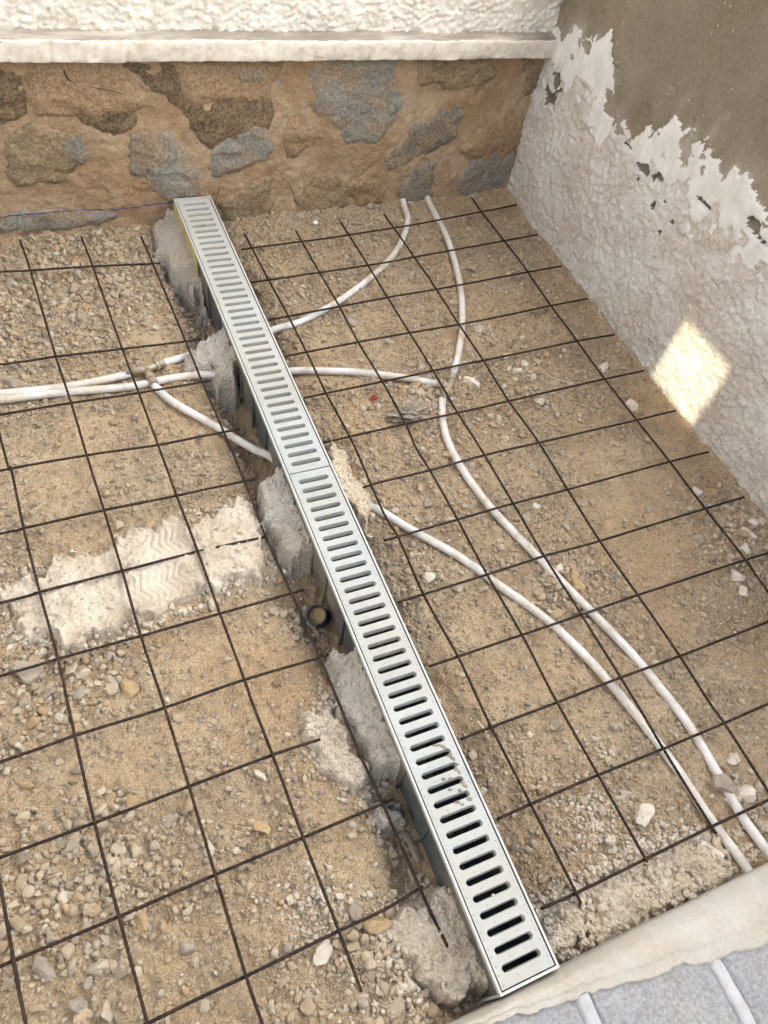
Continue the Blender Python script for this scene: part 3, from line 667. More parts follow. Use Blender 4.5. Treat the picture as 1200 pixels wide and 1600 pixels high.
MB().box(WALL_X + .010, WALL_X + .16, -2.75, -.20, -.3, RW_TOP).build('wall_core', M_CORE, rw)

# ------------------------------------------------------------------ parapet near the camera
pw = thing('low_block_wall', (0.5, -2.4, -0.05), 'low block wall with cement edge toned as sunlit at the near end of the drain', 'wall')
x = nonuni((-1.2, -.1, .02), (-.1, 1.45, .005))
yb = -2.305 - .165 * (x - .34)  # oblique shadow edge, drawn as the change from plaster to block colour
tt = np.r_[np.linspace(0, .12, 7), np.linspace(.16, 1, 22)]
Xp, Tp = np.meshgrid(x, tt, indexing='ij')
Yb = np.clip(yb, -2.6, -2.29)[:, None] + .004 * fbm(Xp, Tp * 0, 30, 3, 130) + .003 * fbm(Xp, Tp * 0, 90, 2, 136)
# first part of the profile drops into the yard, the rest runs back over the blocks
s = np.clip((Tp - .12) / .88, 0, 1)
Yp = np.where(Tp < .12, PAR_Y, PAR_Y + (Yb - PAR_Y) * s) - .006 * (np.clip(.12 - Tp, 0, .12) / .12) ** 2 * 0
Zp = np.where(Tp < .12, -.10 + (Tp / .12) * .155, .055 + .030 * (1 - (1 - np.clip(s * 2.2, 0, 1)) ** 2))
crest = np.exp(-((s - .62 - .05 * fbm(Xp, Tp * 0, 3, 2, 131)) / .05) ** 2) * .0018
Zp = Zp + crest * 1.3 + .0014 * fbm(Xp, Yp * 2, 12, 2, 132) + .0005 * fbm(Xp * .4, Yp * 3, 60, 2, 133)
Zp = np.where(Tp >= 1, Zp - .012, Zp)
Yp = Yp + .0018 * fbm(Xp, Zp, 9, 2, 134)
mk('lit_plaster_edge', np.stack([Xp, Yp, Zp], -1).reshape(-1, 3), grid_faces(len(x), len(tt))[:, ::-1], M_PLASTER_LIT, pw)
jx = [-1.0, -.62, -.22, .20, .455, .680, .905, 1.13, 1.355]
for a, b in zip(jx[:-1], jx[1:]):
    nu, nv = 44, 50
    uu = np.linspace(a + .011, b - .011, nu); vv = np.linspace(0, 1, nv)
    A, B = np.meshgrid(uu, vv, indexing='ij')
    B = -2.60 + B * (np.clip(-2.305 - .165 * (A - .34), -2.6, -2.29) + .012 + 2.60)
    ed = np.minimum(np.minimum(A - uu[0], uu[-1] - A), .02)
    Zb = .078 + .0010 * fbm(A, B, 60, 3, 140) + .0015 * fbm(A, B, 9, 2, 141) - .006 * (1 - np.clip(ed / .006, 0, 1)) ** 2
    mk('block', np.stack([A, B, Zb], -1).reshape(-1, 3), grid_faces(nu, nv), M_BLOCK_SHADED, pw)
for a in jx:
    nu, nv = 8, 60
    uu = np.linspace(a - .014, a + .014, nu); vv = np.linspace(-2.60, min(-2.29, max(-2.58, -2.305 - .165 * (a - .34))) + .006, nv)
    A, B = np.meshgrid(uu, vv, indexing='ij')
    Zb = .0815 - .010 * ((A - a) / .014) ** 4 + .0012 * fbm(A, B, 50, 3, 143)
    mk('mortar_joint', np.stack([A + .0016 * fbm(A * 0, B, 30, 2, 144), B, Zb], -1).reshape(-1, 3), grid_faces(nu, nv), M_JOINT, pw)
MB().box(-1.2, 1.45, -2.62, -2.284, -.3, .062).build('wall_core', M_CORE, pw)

# ------------------------------------------------------------------ channel drain
cd = thing('channel_drain', (.393, -1.27, -.05), 'grey slotted channel drain running from the stone wall to the low block wall', 'drain')
PITCH = .025
def grate(y_far):
    """one metre of slotted cover whose far end is at y_far"""
    W = .0455; xc = .5 * (GX0 + GX1); mb = MB()
    a = np.linspace(-np.pi / 2, np.pi / 2, 9)
    def slot(hl, hw):
        e = hl - hw
        r = [(e + hw * math.cos(t), hw * math.sin(t)) for t in a]
        return r + [(-p[0], -p[1]) for p in r]
    def outer(p):
        cx = .028
        key = [(cx, -p / 2), (.040, -p / 2), (W, -p / 2), (W, -p / 4), (W, 0), (W, p / 4), (W, p / 2), (.040, p / 2), (cx, p / 2)]
        return key + [(-q[0], -q[1]) for q in key]
    n_slot = 39; margin = .5 * (1.0 - .003 - n_slot * PITCH)
    for k in range(n_slot):
        yc = y_far - .0015 - margin - PITCH * (k + .5)
        sag = 0.0003 * math.sin(k * .7)
        rings = [(outer(PITCH), GZ), (slot(.0338, .0062), GZ), (slot(.0330, .0053), GZ - .0012), (slot(.0318, .0040), GZ - .012)]
        o = len(mb.v)
        for pts, zz in rings:
            mb.v += [(xc + q[0], yc + q[1], zz) for q in pts]
        n = 18
        for r in range(3):
            for j in range(n):
                j2 = (j + 1) % n
                mb.f.append((o + r * n + j, o + r * n + j2, o + (r + 1) * n + j2, o + (r + 1) * n + j))
    y1 = y_far - .0015; y0 = y_far - 1.0 + .0015
    for (ya, yb_) in ((y1, y1 - margin), (y0 + margin, y0)):
        o = len(mb.v); mb.v += [(xc - W, ya, GZ), (xc + W, ya, GZ), (xc + W, yb_, GZ), (xc - W, yb_, GZ)]; mb.f.append((o, o + 3, o + 2, o + 1))
    # skirt
    o = len(mb.v); c = [(xc - W, y1), (xc + W, y1), (xc + W, y0), (xc - W, y0)]
    mb.v += [(p[0], p[1], GZ) for p in c] + [(p[0], p[1], GZ - .012) for p in c]
    for j in range(4): mb.f.append((o + j, o + (j + 1) % 4, o + 4 + (j + 1) % 4, o + 4 + j))
    g = sub(mb.build('grate', M_GRATE, cd))
    me = g.data
    # anti-slip studs between the slots
    sb = MB()
    for k in range(n_slot + 1):
        yk = y_far - .0015 - margin - PITCH * k
        for xs, dy in ((-.041, .008), (.041, .004), (-.014, -.001), (.013, .001), (-.041, -.006), (.041, -.009)):
            cx, cy = xc + xs, yk + dy
            if cy > y1 - .003 or cy < y0 + .003: continue
            r = .0014; o = len(sb.v)
            for j in range(6):
                t = j * math.pi / 3
                sb.v.append((cx + r * math.cos(t), cy + r * math.sin(t), GZ - .0001))
            for j in range(6):
                t = j * math.pi / 3
                sb.v.append((cx + r * .55 * math.cos(t), cy + r * .55 * math.sin(t), GZ + .0011))
            sb.f.append(tuple(o + 6 + j for j in range(6)))
            for j in range(6): sb.f.append((o + j, o + (j + 1) % 6, o + 6 + (j + 1) % 6, o + 6 + j))
    tag(sb.build('studs', M_GRATE, g), kind='stuff')
    for fy in (.12, .88):
        s_ = MB().tube([(xc, y_far - fy - .0125 + .0125, GZ - .004), (xc, y_far - fy, GZ + .0008)], .0026, 10).build('screw', M_BRASS, g)
    return g
for k in range(2):
    grate(GY0 - k * 1.0)
def channel_section(y_far):
    mb = MB(); y1 = y_far - .0004; y0 = y_far - .9996
    # U profile, outer then inner
    pr = [(GX0 + .010, -.055), (GX0 + .004, .045), (GX0 + .004, .058), (GX0, .060), (GX0, GZ + .0006), (GX0 + .0032, GZ + .0006), (GX0 + .0036, .056), (GX0 + .010, .050), (GX0 + .014, -.048)]
    pr = pr + [(GX0 + GX1 - p[0], p[1]) for p in pr[::-1]]
    n = len(pr)
    o = 0
    for yy in (y1, y0): mb.v += [(p[0], yy, p[1]) for p in pr]
    for j in range(n): mb.f.append((j, (j + 1) % n, n + (j + 1) % n, n + j))
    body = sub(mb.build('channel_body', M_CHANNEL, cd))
    # vertical stiffening ribs on both flanks
    for k in range(10):
        yy = y_far - .05 - k * .1
        for (xa, xb) in ((GX0 + .0005, GX0 + .007), (GX1 - .007, GX1 - .0005)):
            MB().box(xa, xb, yy - .002, yy + .002, -.052, .0585).build('rib', M_CHANNEL, body)
    return body
for k in range(2): channel_section(GY0 - k * 1.0)
rm = MB()
for (xa, xb) in ((GX0 - .0006, GX0 + .0030), (GX1 - .0030, GX1 + .0006)):
    rm.box(xa, xb, GY1 - .002, GY0 + .002, .0615, GZ + .0012)
rm.box(GX0 - .0006, GX1 + .0006, GY1 - .0045, GY1 - .0005, -.05, GZ + .0010)
rm.box(GX0 - .0006, GX1 + .0006, GY0 + .0005, GY0 + .0045, -.05, GZ + .0010)
rm.build('rim', M_RIM, cd)
fm = MB(); pts = resample([(GX0 - .001, GY0 + .001, 0), (GX0 - .001, GY0 - .26, 0)], .01)
fm.box(GX0 - .0022, GX0 + .0045, GY0 - .25, GY0 + .003, -.04, .0605)
tag(fm.build('foam_strip', M_FOAM, cd), 'yellowed foam strip along the side by the stone wall')
# muddy boot tread left across the cover
mp_ = MB()
for k, (cx, cy, ln) in enumerate([(.405, -1.905, .05), (.408, -1.925, .055), (.408, -1.945, .05), (.405, -1.965, .055), (.405, -1.985, .045), (.400, -2.005, .03)]):
    P = [(cx - ln * .2, cy + .004, GZ), (cx + ln * .15, cy - .002, GZ), (cx + ln * .30, cy - .012, GZ), (cx + ln * .36, cy - .022, GZ)]
    R = resample(P, .003)
    for q in R:
        if RNG.random() < .15: continue
        # keep mud on the solid bars between slots
        ph = ((GY0 - .0015 - q[1]) - .011) / PITCH; fr = abs((ph % 1) - .5)
        if fr < .24 and abs(q[0] - .393) < .034: continue
        w = .0022 + .0026 * RNG.random(); o = len(mp_.v)
        m_ = 6; jit = .6 + .7 * RNG.random(m_)
        ring = [(q[0] + w * jit[j] * math.cos(j * 2 * math.pi / m_), q[1] + w * jit[j] * .7 * math.sin(j * 2 * math.pi / m_)) for j in range(m_)]
        mp_.v += [(a_, b_, GZ + .0001) for a_, b_ in ring] + [(q[0], q[1], GZ + .0007)]
        for j in range(m_): mp_.f.append((o + j, o + (j + 1) % m_, o + m_))
mud = mp_.build('mud_print', M_MUD, cd); tag(mud, 'dried boot print smeared on the near half of the cover')

# ------------------------------------------------------------------ steel reinforcing mesh, every bar an object
def bar(pts, parent, z):
    P = [(p[0], p[1], z) for p in pts]
    R = resample(P, .0052)
    R[:, 2] += .0010 * fbm(R[:, 0] * 1.0, R[:, 1], 6, 2, 150)
    n = len(R)
    r = np.where(np.arange(n) % 2 == 0, .0025, .0030)
    V, F = tube(R, r, 7, cap=True)
    return mkl('bar', V, quads_to_list(F), M_REBAR, parent, smooth=True)
def extend(pts, axis, lo=None, hi=None):
    P = sorted(pts, key=lambda p: p[axis]); o = 1 - axis
    a, b = P[0], P[-1]; sl = (b[o] - a[o]) / (b[axis] - a[axis])
    if lo is not None and a[axis] > lo:
        q = [0, 0]; q[axis] = lo; q[o] = a[o] + sl * (lo - a[axis]); P = [tuple(q)] + P
    if hi is not None and b[axis] < hi:
        q = [0, 0]; q[axis] = hi; q[o] = b[o] + sl * (hi - b[axis]); P = P + [tuple(q)]
    return P
lm = thing('reinforcing_mesh', (0, -1.3, -.03), 'rusty steel reinforcing mesh lying to the left of the drain', 'steel mesh', 'sheets of steel mesh')
rmsh = thing('reinforcing_mesh', (.95, -1.3, -.03), 'rusty steel reinforcing mesh lying between the drain and the roughcast wall', 'steel mesh', 'sheets of steel mesh')
for i, p in enumerate(LC):
    bar(extend(p, 1, lo=-2.24 if i < 3 else None, hi=-.29 if i < 2 else None), lm, .006)
for p in LR: bar(extend(p, 0, lo=-.75), lm, 0.0)
for i, p in enumerate(RC): bar(extend(p, 1, lo=-2.21 if i > 2 else None), rmsh, .006)
for i, p in enumerate(RR): bar(extend(p, 0, hi=1.415), rmsh, 0.0)

# ------------------------------------------------------------------ pipes and fittings
def pipe(name, pts, label, r=.0092, z=None, ends=None):
    P = []
    for i, p in enumerate(pts):
        if len(p) == 3: P.append(p); continue
        zz = min(max(float(ground_h(p[0], p[1])) + .012, -.024), -.0135)
        P.append((p[0], p[1], zz))
    R = resample(P, .008)
    R[:, 0] += .0008 * fbm(R[:, 0], R[:, 1], 9, 2, 160)
    V, F = tube(R, r, 16)
    # open end: small inner recess
    o = mkl(name, V, quads_to_list(F), M_PIPE, None, smooth=True)
    return tag(o, label, 'pipe', 'white pipes under the mesh')
U1 = [(.43, -.745, -.05), (.40, -.75, -.062), (.37, -.755, -.05)]
P1 = PIPE['P1']; P6b = PIPE['P6b']
pipe('water_pipe', [(1.07, -.225, -.012)] + P1 + U1 + [P6b[2], P6b[1], (.178, -.795)], 'white pipe curving from the stone wall under the drain to the left tee fitting')
pipe('water_pipe', [(1.155, -.225, -.012)] + PIPE['P2'], 'white pipe bending from the stone wall down to the tee fitting right of the drain')
pipe('water_pipe', PIPE['P3'][::-1] + [(.44, -.879, -.045), (.393, -.87, -.062), (.35, -.863, -.045)] + PIPE['P7'][::-1] + [(-.4, -.815), (-.75, -.79)], 'long white pipe passing under the drain, lower of the two leaving at left')
pipe('water_pipe', PIPE['P4'] + [(.945, -2.34, -.03)], 'white pipe winding from the right tee fitting to the low block wall')
pipe('water_pipe', [PIPE['P8'][0], PIPE['P8'][1], PIPE['P8'][2], PIPE['P8'][3], PIPE['P8'][4], (.39, -1.19, -.055), (.44, -1.25, -.064), (.49, -1.30, -.045)] + PIPE['P5'] + [(.888, -2.34, -.03)],
     'white pipe from the left tee fitting under the drain to the low block wall')
pipe('water_pipe', PIPE['P6'][::-1] + [(-.4, -.79), (-.75, -.77)], 'short white pipe leaving the left tee fitting towards the left edge')

def fitting(name, c, arms, label):
    t = thing(name, c, label, 'fitting', 'tee fittings')
    c = np.array(c)
    ends = [c + np.array(a) for a in arms]
    mb = MB().tube(resample([ends[0], c, ends[1]], .004), .0088, 14)
    mb.tube([c, ends[2]], .0085, 14)
    mb.build('tee_body', M_BRASS, t, smooth=True)
    for a, e in zip(arms, ends):
        d = np.array(a) / np.linalg.norm(a)
        V, F = tube(np.array([e - d * .011, e - d * .010, e - d * .004, e - d * .003]), np.array([.0095, .0128, .0128, .0095]), 14)
        mkl('collar', V, quads_to_list(F), M_BRASS, t)
        V, F = tube(np.array([e - d * .002, e + d * .012]), .0104, 14)
        mkl('sleeve', V, quads_to_list(F), M_BRASS, t)
    return t
fitting('tee_fitting', (.858, -1.042, -.013), [(.020, .027, 0), (-.028, -.023, 0), (-.018, .012, 0)], 'dull metal tee fitting joining three white pipes right of the drain')
fitting('tee_fitting', (.142, -.812, -.013), [(.034, .010, 0), (-.034, .004, 0), (.006, -.040, 0)], 'dull metal tee fitting joining three white pipes left of the drain')

# black outlet stub beside the drain
ob = thing('outlet_pipe', (.325, -1.545, -.06), 'black open pipe stub standing against the left side of the drain', 'pipe')
ax = np.array([-.34, -.30, .89]); ax /= np.linalg.norm(ax)
c0 = np.array([.330, -1.545, -.062])
V, F = lathe(c0, ax, [(-.03, .0215), (.040, .0215), (.042, .0208), (.0422, .0182), (.038, .0176), (.0, .0174)])
mkl('stub_wall', V, F, M_BLACK, ob)
V, F = tube(np.array([c0 + ax * .018, c0 + ax * .022]), .0175, 14)
mkl('soil_plug', V, quads_to_list(F), M_BROWN_ROCK, ob)

# ------------------------------------------------------------------ mortar
def mortar(name, key, label, m, top, lump=.003, lumpf=60, edge=.02, rag=.012, tread=(), seed=0, cat='mortar', rough_=1.0, ridge=.003):
    poly = MORT[key] if isinstance(key, str) else key
    side = 0
    if key in ('M2', 'M3', 'M4', 'M5', 'M8') or (not isinstance(key, str) and max(q[0] for q in poly) < .36): side = -1
    if key == 'M9' or (not isinstance(key, str) and min(q[0] for q in poly) > .42): side = 1
    if side == -1: poly = [(q[0] + .05 if q[0] > .328 else q[0], q[1]) for q in poly]; clip = lambda U, V: U < .3495
    elif side == 1: poly = [(q[0] - .05 if q[0] < .471 else q[0], q[1]) for q in poly]; clip = lambda U, V: U > .4365
    else: clip = None
    def mp(u, v, t, sd):
        g = ground_h(u, v)
        skirt = sstep(-.004, .006, sd) * .3 + sstep(.004, edge, sd + .008 * fbm(u, v, 50, 3, seed + 40)) * .7
        t = skirt
        h = np.maximum(top(u, v), g + .010)
        f1, f2, c = worley(u + .005 * fbm(u, v, 40, 2, seed), v, lumpf, seed + 11)
        l = (np.clip(f2 - f1, 0, .5) * 2) ** .5 * (.2 + .8 * c)
        f1b, f2b, cb = worley(u, v + .003 * fbm(u, v, 60, 2, seed), lumpf * 2.6, seed + 17)
        n = .005 * fbm(u, v, 18, 4, seed + 1, .6) + .0030 * fbm(u, v, 80, 3, seed + 2, .65) + rough_ * .0042 * (np.clip(f2b - f1b, 0, .5) * 2) ** .6 * cb
        rim = np.exp(-(np.maximum(sd, 0) / .02) ** 2)
        z = g - .012 + (h - g + .012) * t + (n + lump * l * (0.35 + 1.0 * rim)) * t
        z = z + ridge * t * np.exp(-((sd - .014) / .009) ** 2) * np.clip(.5 + fbm(u, v, 28, 3, seed + 50), 0, 1.6)
        for (cx, cy, ang, w, hgt) in tread:
            a = math.radians(ang)
            p = (u - cx) * math.cos(a) + (v - cy) * math.sin(a); q = -(u - cx) * math.sin(a) + (v - cy) * math.cos(a)
            msk = sstep(1.0, .75, np.abs(p) / w) * sstep(1.0, .7, np.abs(q) / hgt)
            zig = np.abs(((q * 38) % 2) - 1) * .014
            z = z + msk * (.0030 * (.55 + .6 * fbm(u, v, 30, 2, seed + 60)) * np.sin((p + zig + .002 * fbm(u, v, 40, 2, seed + 61)) * 2 * math.pi / .0135) - .002) 
            z = z - msk * n * .9 - msk * lump * l * .3 * t
        return np.stack([u, v, z], -1)
    o = patch(name, poly, mp, m, None, step=.0028, edge=edge, rag=rag * 1.35, seed=seed, ragf=24, clip=clip, grow=.004)
    co = np.empty(len(o.data.vertices) * 3); o.data.vertices.foreach_get('co', co); co = co.reshape(-1, 3)
    for (cx, cy, ang, w, hgt) in tread: co = co[np.hypot(co[:, 0] - cx, co[:, 1] - cy) > w * .85]
    DABS.append((co, m, rough_))
    return tag(o, label, cat, 'mortar dabs around the drain')
DABS = []

lin = lambda x0, z0, x1, z1: (lambda u, v: z0 + (z1 - z0) * np.clip((u - x0) / (x1 - x0), 0, 1))
mortar('mortar_strip', 'M1', 'wide strip of pale mortar with boot prints reaching left from the drain', M_MORTAR_SMOOTH, lambda u, v: -.0075 + .004 * fbm(u, v, 9, 3, 3), lump=.010, lumpf=36, edge=.022, rag=.016,
       tread=((.085, -1.312, 5, .055, .036), (.03, -1.405, 8, .07, .04)), seed=200, rough_=.5, ridge=.012)
mortar('mortar_dab', 'M2', 'grey mortar heap joining the boot printed strip to the drain', M_MORTAR_SHADED, lin(.275, -.012, .345, .030), lump=.012, lumpf=30, seed=210)
mortar('mortar_dab', 'M3', 'grey mortar heap at the far left end of the drain by stone wall', M_MORTAR_SHADED, lin(.265, -.03, .34, .03), lump=.011, lumpf=34, seed=220)
mortar('mortar_dab', [(.300, -.50), (.335, -.50), (.345, -.53), (.335, -.565), (.305, -.56), (.295, -.53)], 'round grey mortar lump just below the heap at the far end of drain', M_MORTAR_SHADED, lin(.30, -.05, .34, .0), lump=.010, lumpf=34, seed=225)
mortar('mortar_dab', [(.318, -.585), (.343, -.585), (.348, -.62), (.330, -.635), (.315, -.61)], 'smallest grey mortar lump left of the drain near its far end', M_MORTAR_SHADED, lin(.31, -.07, .345, -.02), lump=.010, lumpf=34, seed=227)
mortar('mortar_dab', 'M4', 'grey mortar heap covering two white pipes at the left of the drain', M_MORTAR_SHADED, lin(.22, -.026, .345, .030), lump=.011, lumpf=34, seed=230)
mortar('mortar_dab', 'M5', 'tall grey mortar bank against the drain beside the pale lump', M_MORTAR_SHADED, lin(.295, -.006, .345, .035), lump=.010, lumpf=28, seed=240, rough_=.9)
mortar('mortar_dab', 'M6', 'pale ragged mortar lump left of a bar near the middle of drain', M_MORTAR, lin(.215, -.018, .29, -.004), lump=.005, lumpf=40, seed=250, rag=.010)
mortar('mortar_dab', 'M7', 'small grey mortar lump under a bar end below the tall bank', M_MORTAR_SHADED, lambda u, v: -.03 + 0 * u, lump=.010, lumpf=34, seed=260)
mortar('mortar_dab', 'M8', 'large pale mortar heap at the near left end of the drain', M_MORTAR, lin(.25, -.020, .345, .012), lump=.010, lumpf=34, seed=270, rag=.014)
mortar('mortar_dab', 'M9', 'sandy cream mortar heap against the right side of the drain', M_MORTAR_TAN, lin(.46, .035, .54, -.022), lump=.005, lumpf=50, seed=280)
MORT['M11'] = [(.47, -2.215), (.52, -2.185), (.60, -2.19), (.70, -2.168), (.78, -2.175), (.835, -2.20), (.848, -2.285), (.77, -2.285), (.51, -2.280), (.46, -2.272)]
mortar('mortar_dab', 'M11', 'crumbly pale mortar heap along the low block wall right of drain', M_MORTAR, lambda u, v: -.026 + .020 * fbm(u, v, 13, 3, 5) + .010 * sstep(-2.2, -2.27, v), lump=.012, lumpf=42, seed=290, edge=.03)
mortar('mortar_dab', [(.445, -.36), (.468, -.37), (.482, -.44), (.470, -.49), (.448, -.47)], 'sandy mortar dab at the far right end of the drain', M_MORTAR_TAN, lin(.45, .02, .48, -.02), lump=.005, lumpf=50, seed=300, rag=.007)
mortar('mortar_dab', [(.445, -.80), (.462, -.80), (.478, -.875), (.470, -.90), (.448, -.89)], 'sandy mortar dab where a white pipe meets the drain at right', M_MORTAR_TAN, lin(.45, .025, .475, -.01), lump=.004, lumpf=50, seed=305, rag=.006)
mortar('mortar_dab', [(.445, -1.73), (.465, -1.74), (.482, -1.80), (.488, -1.83), (.465, -1.85), (.448, -1.80)], 'crumbly cream mortar dab at the right of the drain near mid length', M_MORTAR_TAN, lin(.45, .02, .48, -.02), lump=.008, lumpf=55, seed=310, rag=.01)

# ------------------------------------------------------------------ stones
def ico(sub_):
    t = (1 + 5 ** .5) / 2
    v = [(-1, t, 0), (1, t, 0), (-1, -t, 0), (1, -t, 0), (0, -1, t), (0, 1, t), (0, -1, -t), (0, 1, -t), (t, 0, -1), (t, 0, 1), (-t, 0, -1), (-t, 0, 1)]
    f = [(0, 11, 5), (0, 5, 1), (0, 1, 7), (0, 7, 10), (0, 10, 11), (1, 5, 9), (5, 11, 4), (11, 10, 2), (10, 7, 6), (7, 1, 8), (3, 9, 4), (3, 4, 2), (3, 2, 6), (3, 6, 8), (3, 8, 9), (4, 9, 5), (2, 4, 11), (6, 2, 10), (8, 6, 7), (9, 8, 1)]
    v = [np.array(p) / np.linalg.norm(p) for p in v]
    for _ in range(sub_):
        cache = {}; nf = []
        def midp(a, b):
            k = (min(a, b), max(a, b))
            if k not in cache:
                m_ = v[a] + v[b]; v.append(m_ / np.linalg.norm(m_)); cache[k] = len(v) - 1
            return cache[k]
        for a, b, c_ in f:
            ab, bc, ca = midp(a, b), midp(b, c_), midp(c_, a)
            nf += [(a, ab, ca), (b, bc, ab), (c_, ca, bc), (ab, bc, ca)]
        f = nf
    return np.array(v), np.array(f)
ICO0, ICO1, ICO2, ICO3 = ico(0), ico(1), ico(2), ico(3)
OCT = (np.array([(1, 0, 0), (-1, 0, 0), (0, 1, 0), (0, -1, 0), (0, 0, 1), (0, 0, -1)], float), np.array([(0, 2, 4), (2, 1, 4), (1, 3, 4), (3, 0, 4), (2, 0, 5), (1, 2, 5), (3, 1, 5), (0, 3, 5)]))

def rock_shape(base, rng, planes=9, rough=0.04, flat=.65, asp=1.3):
    v, f = base
    n = rng.normal(size=(planes, 3)); n /= np.linalg.norm(n, axis=1)[:, None]
    d = rng.uniform(.5, .95, planes)
    dots = v @ n.T
    r = np.min(np.where(dots > .05, d[None, :] / np.maximum(dots, .05), 9), axis=1)
    r = np.minimum(r, 1.15)
    w = v * r[:, None]
    if rough: w = w * (1 + rough * rng.normal(size=(len(v), 1)))
    w = w * np.array([rng.uniform(.85, asp), rng.uniform(.62 if asp > 1.2 else .78, .98), rng.uniform(flat * .8, flat * 1.2)])
    return w, f
TEMPL1 = [rock_shape(ICO1, RNG, 5, .015, .75) for _ in range(18)]
TEMPL0 = [rock_shape(ICO0, RNG, 5, .10, .8, 1.12) for _ in range(14)]
TEMPLC = [(OCT[0] * RNG.uniform(.6, 1.2, (6, 1)), OCT[1]) for _ in range(10)]

def rotz_tilt(n, rng, tilt=.5):
    a = rng.uniform(0, 2 * np.pi, n); b = rng.normal(0, tilt, n); c_ = rng.normal(0, tilt, n)
    ca, sa, cb, sb, cc, sc = np.cos(a), np.sin(a), np.cos(b), np.sin(b), np.cos(c_), np.sin(c_)
    Rz = np.zeros((n, 3, 3)); Rz[:, 0, 0] = ca; Rz[:, 0, 1] = -sa; Rz[:, 1, 0] = sa; Rz[:, 1, 1] = ca; Rz[:, 2, 2] = 1
    Rx = np.zeros((n, 3, 3)); Rx[:, 0, 0] = 1; Rx[:, 1, 1] = cb; Rx[:, 1, 2] = -sb; Rx[:, 2, 1] = sb; Rx[:, 2, 2] = cb
    Ry = np.zeros((n, 3, 3)); Ry[:, 1, 1] = 1; Ry[:, 0, 0] = cc; Ry[:, 0, 2] = sc; Ry[:, 2, 0] = -sc; Ry[:, 2, 2] = cc
    return Rz @ Rx @ Ry

def scatter_mesh(name, pos, size, templ, m, rng, tint=None, tilt=.5):
    n = len(pos); R = rotz_tilt(n, rng, tilt); which = rng.integers(0, len(templ), n)
    Vs, Fs, Ts = [], [], []; o = 0
    tint = rng.random(n) if tint is None else tint
    for k, (tv, tf) in enumerate(templ):
        s_ = np.where(which == k)[0]
        if not len(s_): continue
        V = np.einsum('nij,vj->nvi', R[s_], tv) * size[s_][:, None, None] + pos[s_][:, None, :]
        F = tf[None, :, :] + (o + np.arange(len(s_)) * len(tv))[:, None, None]
        Vs.append(V.reshape(-1, 3)); Fs.append(F.reshape(-1, 3)); Ts.append(np.repeat(tint[s_], len(tv)))
        o += len(s_) * len(tv)
    return mk(name, np.vstack(Vs), np.vstack(Fs), m, None, smooth=False, attrs={'tint': np.concatenate(Ts)})

MPOLY = [MORT[k] for k in ('M1', 'M2', 'M3', 'M4', 'M5', 'M6', 'M7', 'M8', 'M9')]
def free_spot(x, y, margin=0.0):
    ok = (x > -.78) & (x < WALL_X - .012) & (y < WALL_Y - .008) & (y > PAR_Y + .004)
    ok &= ~((x > GX0 - .006) & (x < GX1 + .006))
    for p in MPOLY: ok &= poly_sd(x, y, p) < .004 + margin
    return ok
PIPES = []
for o in list(COL.objects):
    if o.name.startswith('water_pipe'):
        n = len(o.data.vertices); co = np.empty(n * 3); o.data.vertices.foreach_get('co', co); PIPES.append(co.reshape(-1, 3)[:n - 2].reshape(-1, 16, 3).mean(1)[::2, :2])
PIPES = np.vstack(PIPES)
def pipe_clear(x, y, r):
    out = np.ones(len(x), bool)
    for i in range(0, len(x), 4000):
        d = np.hypot(x[i:i + 4000, None] - PIPES[None, :, 0], y[i:i + 4000, None] - PIPES[None, :, 1]).min(1)
        out[i:i + 4000] = d > .008 + r[i:i + 4000] * .8
    return out

rng = np.random.default_rng(11)
def sample(n, xr=(-.58, 1.44), yr=(-2.272, -.245)):
    return rng.uniform(xr[0], xr[1], n), rng.uniform(yr[0], yr[1], n)
# fine crumbs
x, y = sample(54000); g = gravel_mask(x, y)
k = free_spot(x, y) & (rng.random(len(x)) < .35 + .6 * g); x, y = x[k], y[k]
s_ = np.exp(rng.normal(math.log(.0017), .30, len(x)))
p = np.stack([x, y, ground_at(x, y) + s_ * .45], 1)
crumb = scatter_mesh('fine_gravel', p, s_, TEMPLC, M_GRAVEL, rng, tilt=1.0)
tag(crumb, 'fine tan grit scattered over the soil', 'gravel', kind='stuff')
# clods of the soil itself
x, y = sample(26000); k = free_spot(x, y) & (rng.random(len(x)) < .35 + .5 * np.clip(fbm(x, y, 10, 3, 77), 0, 1)); x, y = x[k], y[k]
s_ = np.clip(np.exp(rng.normal(math.log(.0026), .42, len(x))), .001, .008)
p = np.stack([x, y, ground_at(x, y) + s_ * .25], 1)
tag(scatter_mesh('soil_clods', p, s_, TEMPLC, M_GROUND, rng, tint=rng.random(len(x)), tilt=.6), 'small clods of dry tan soil', 'soil', kind='stuff')
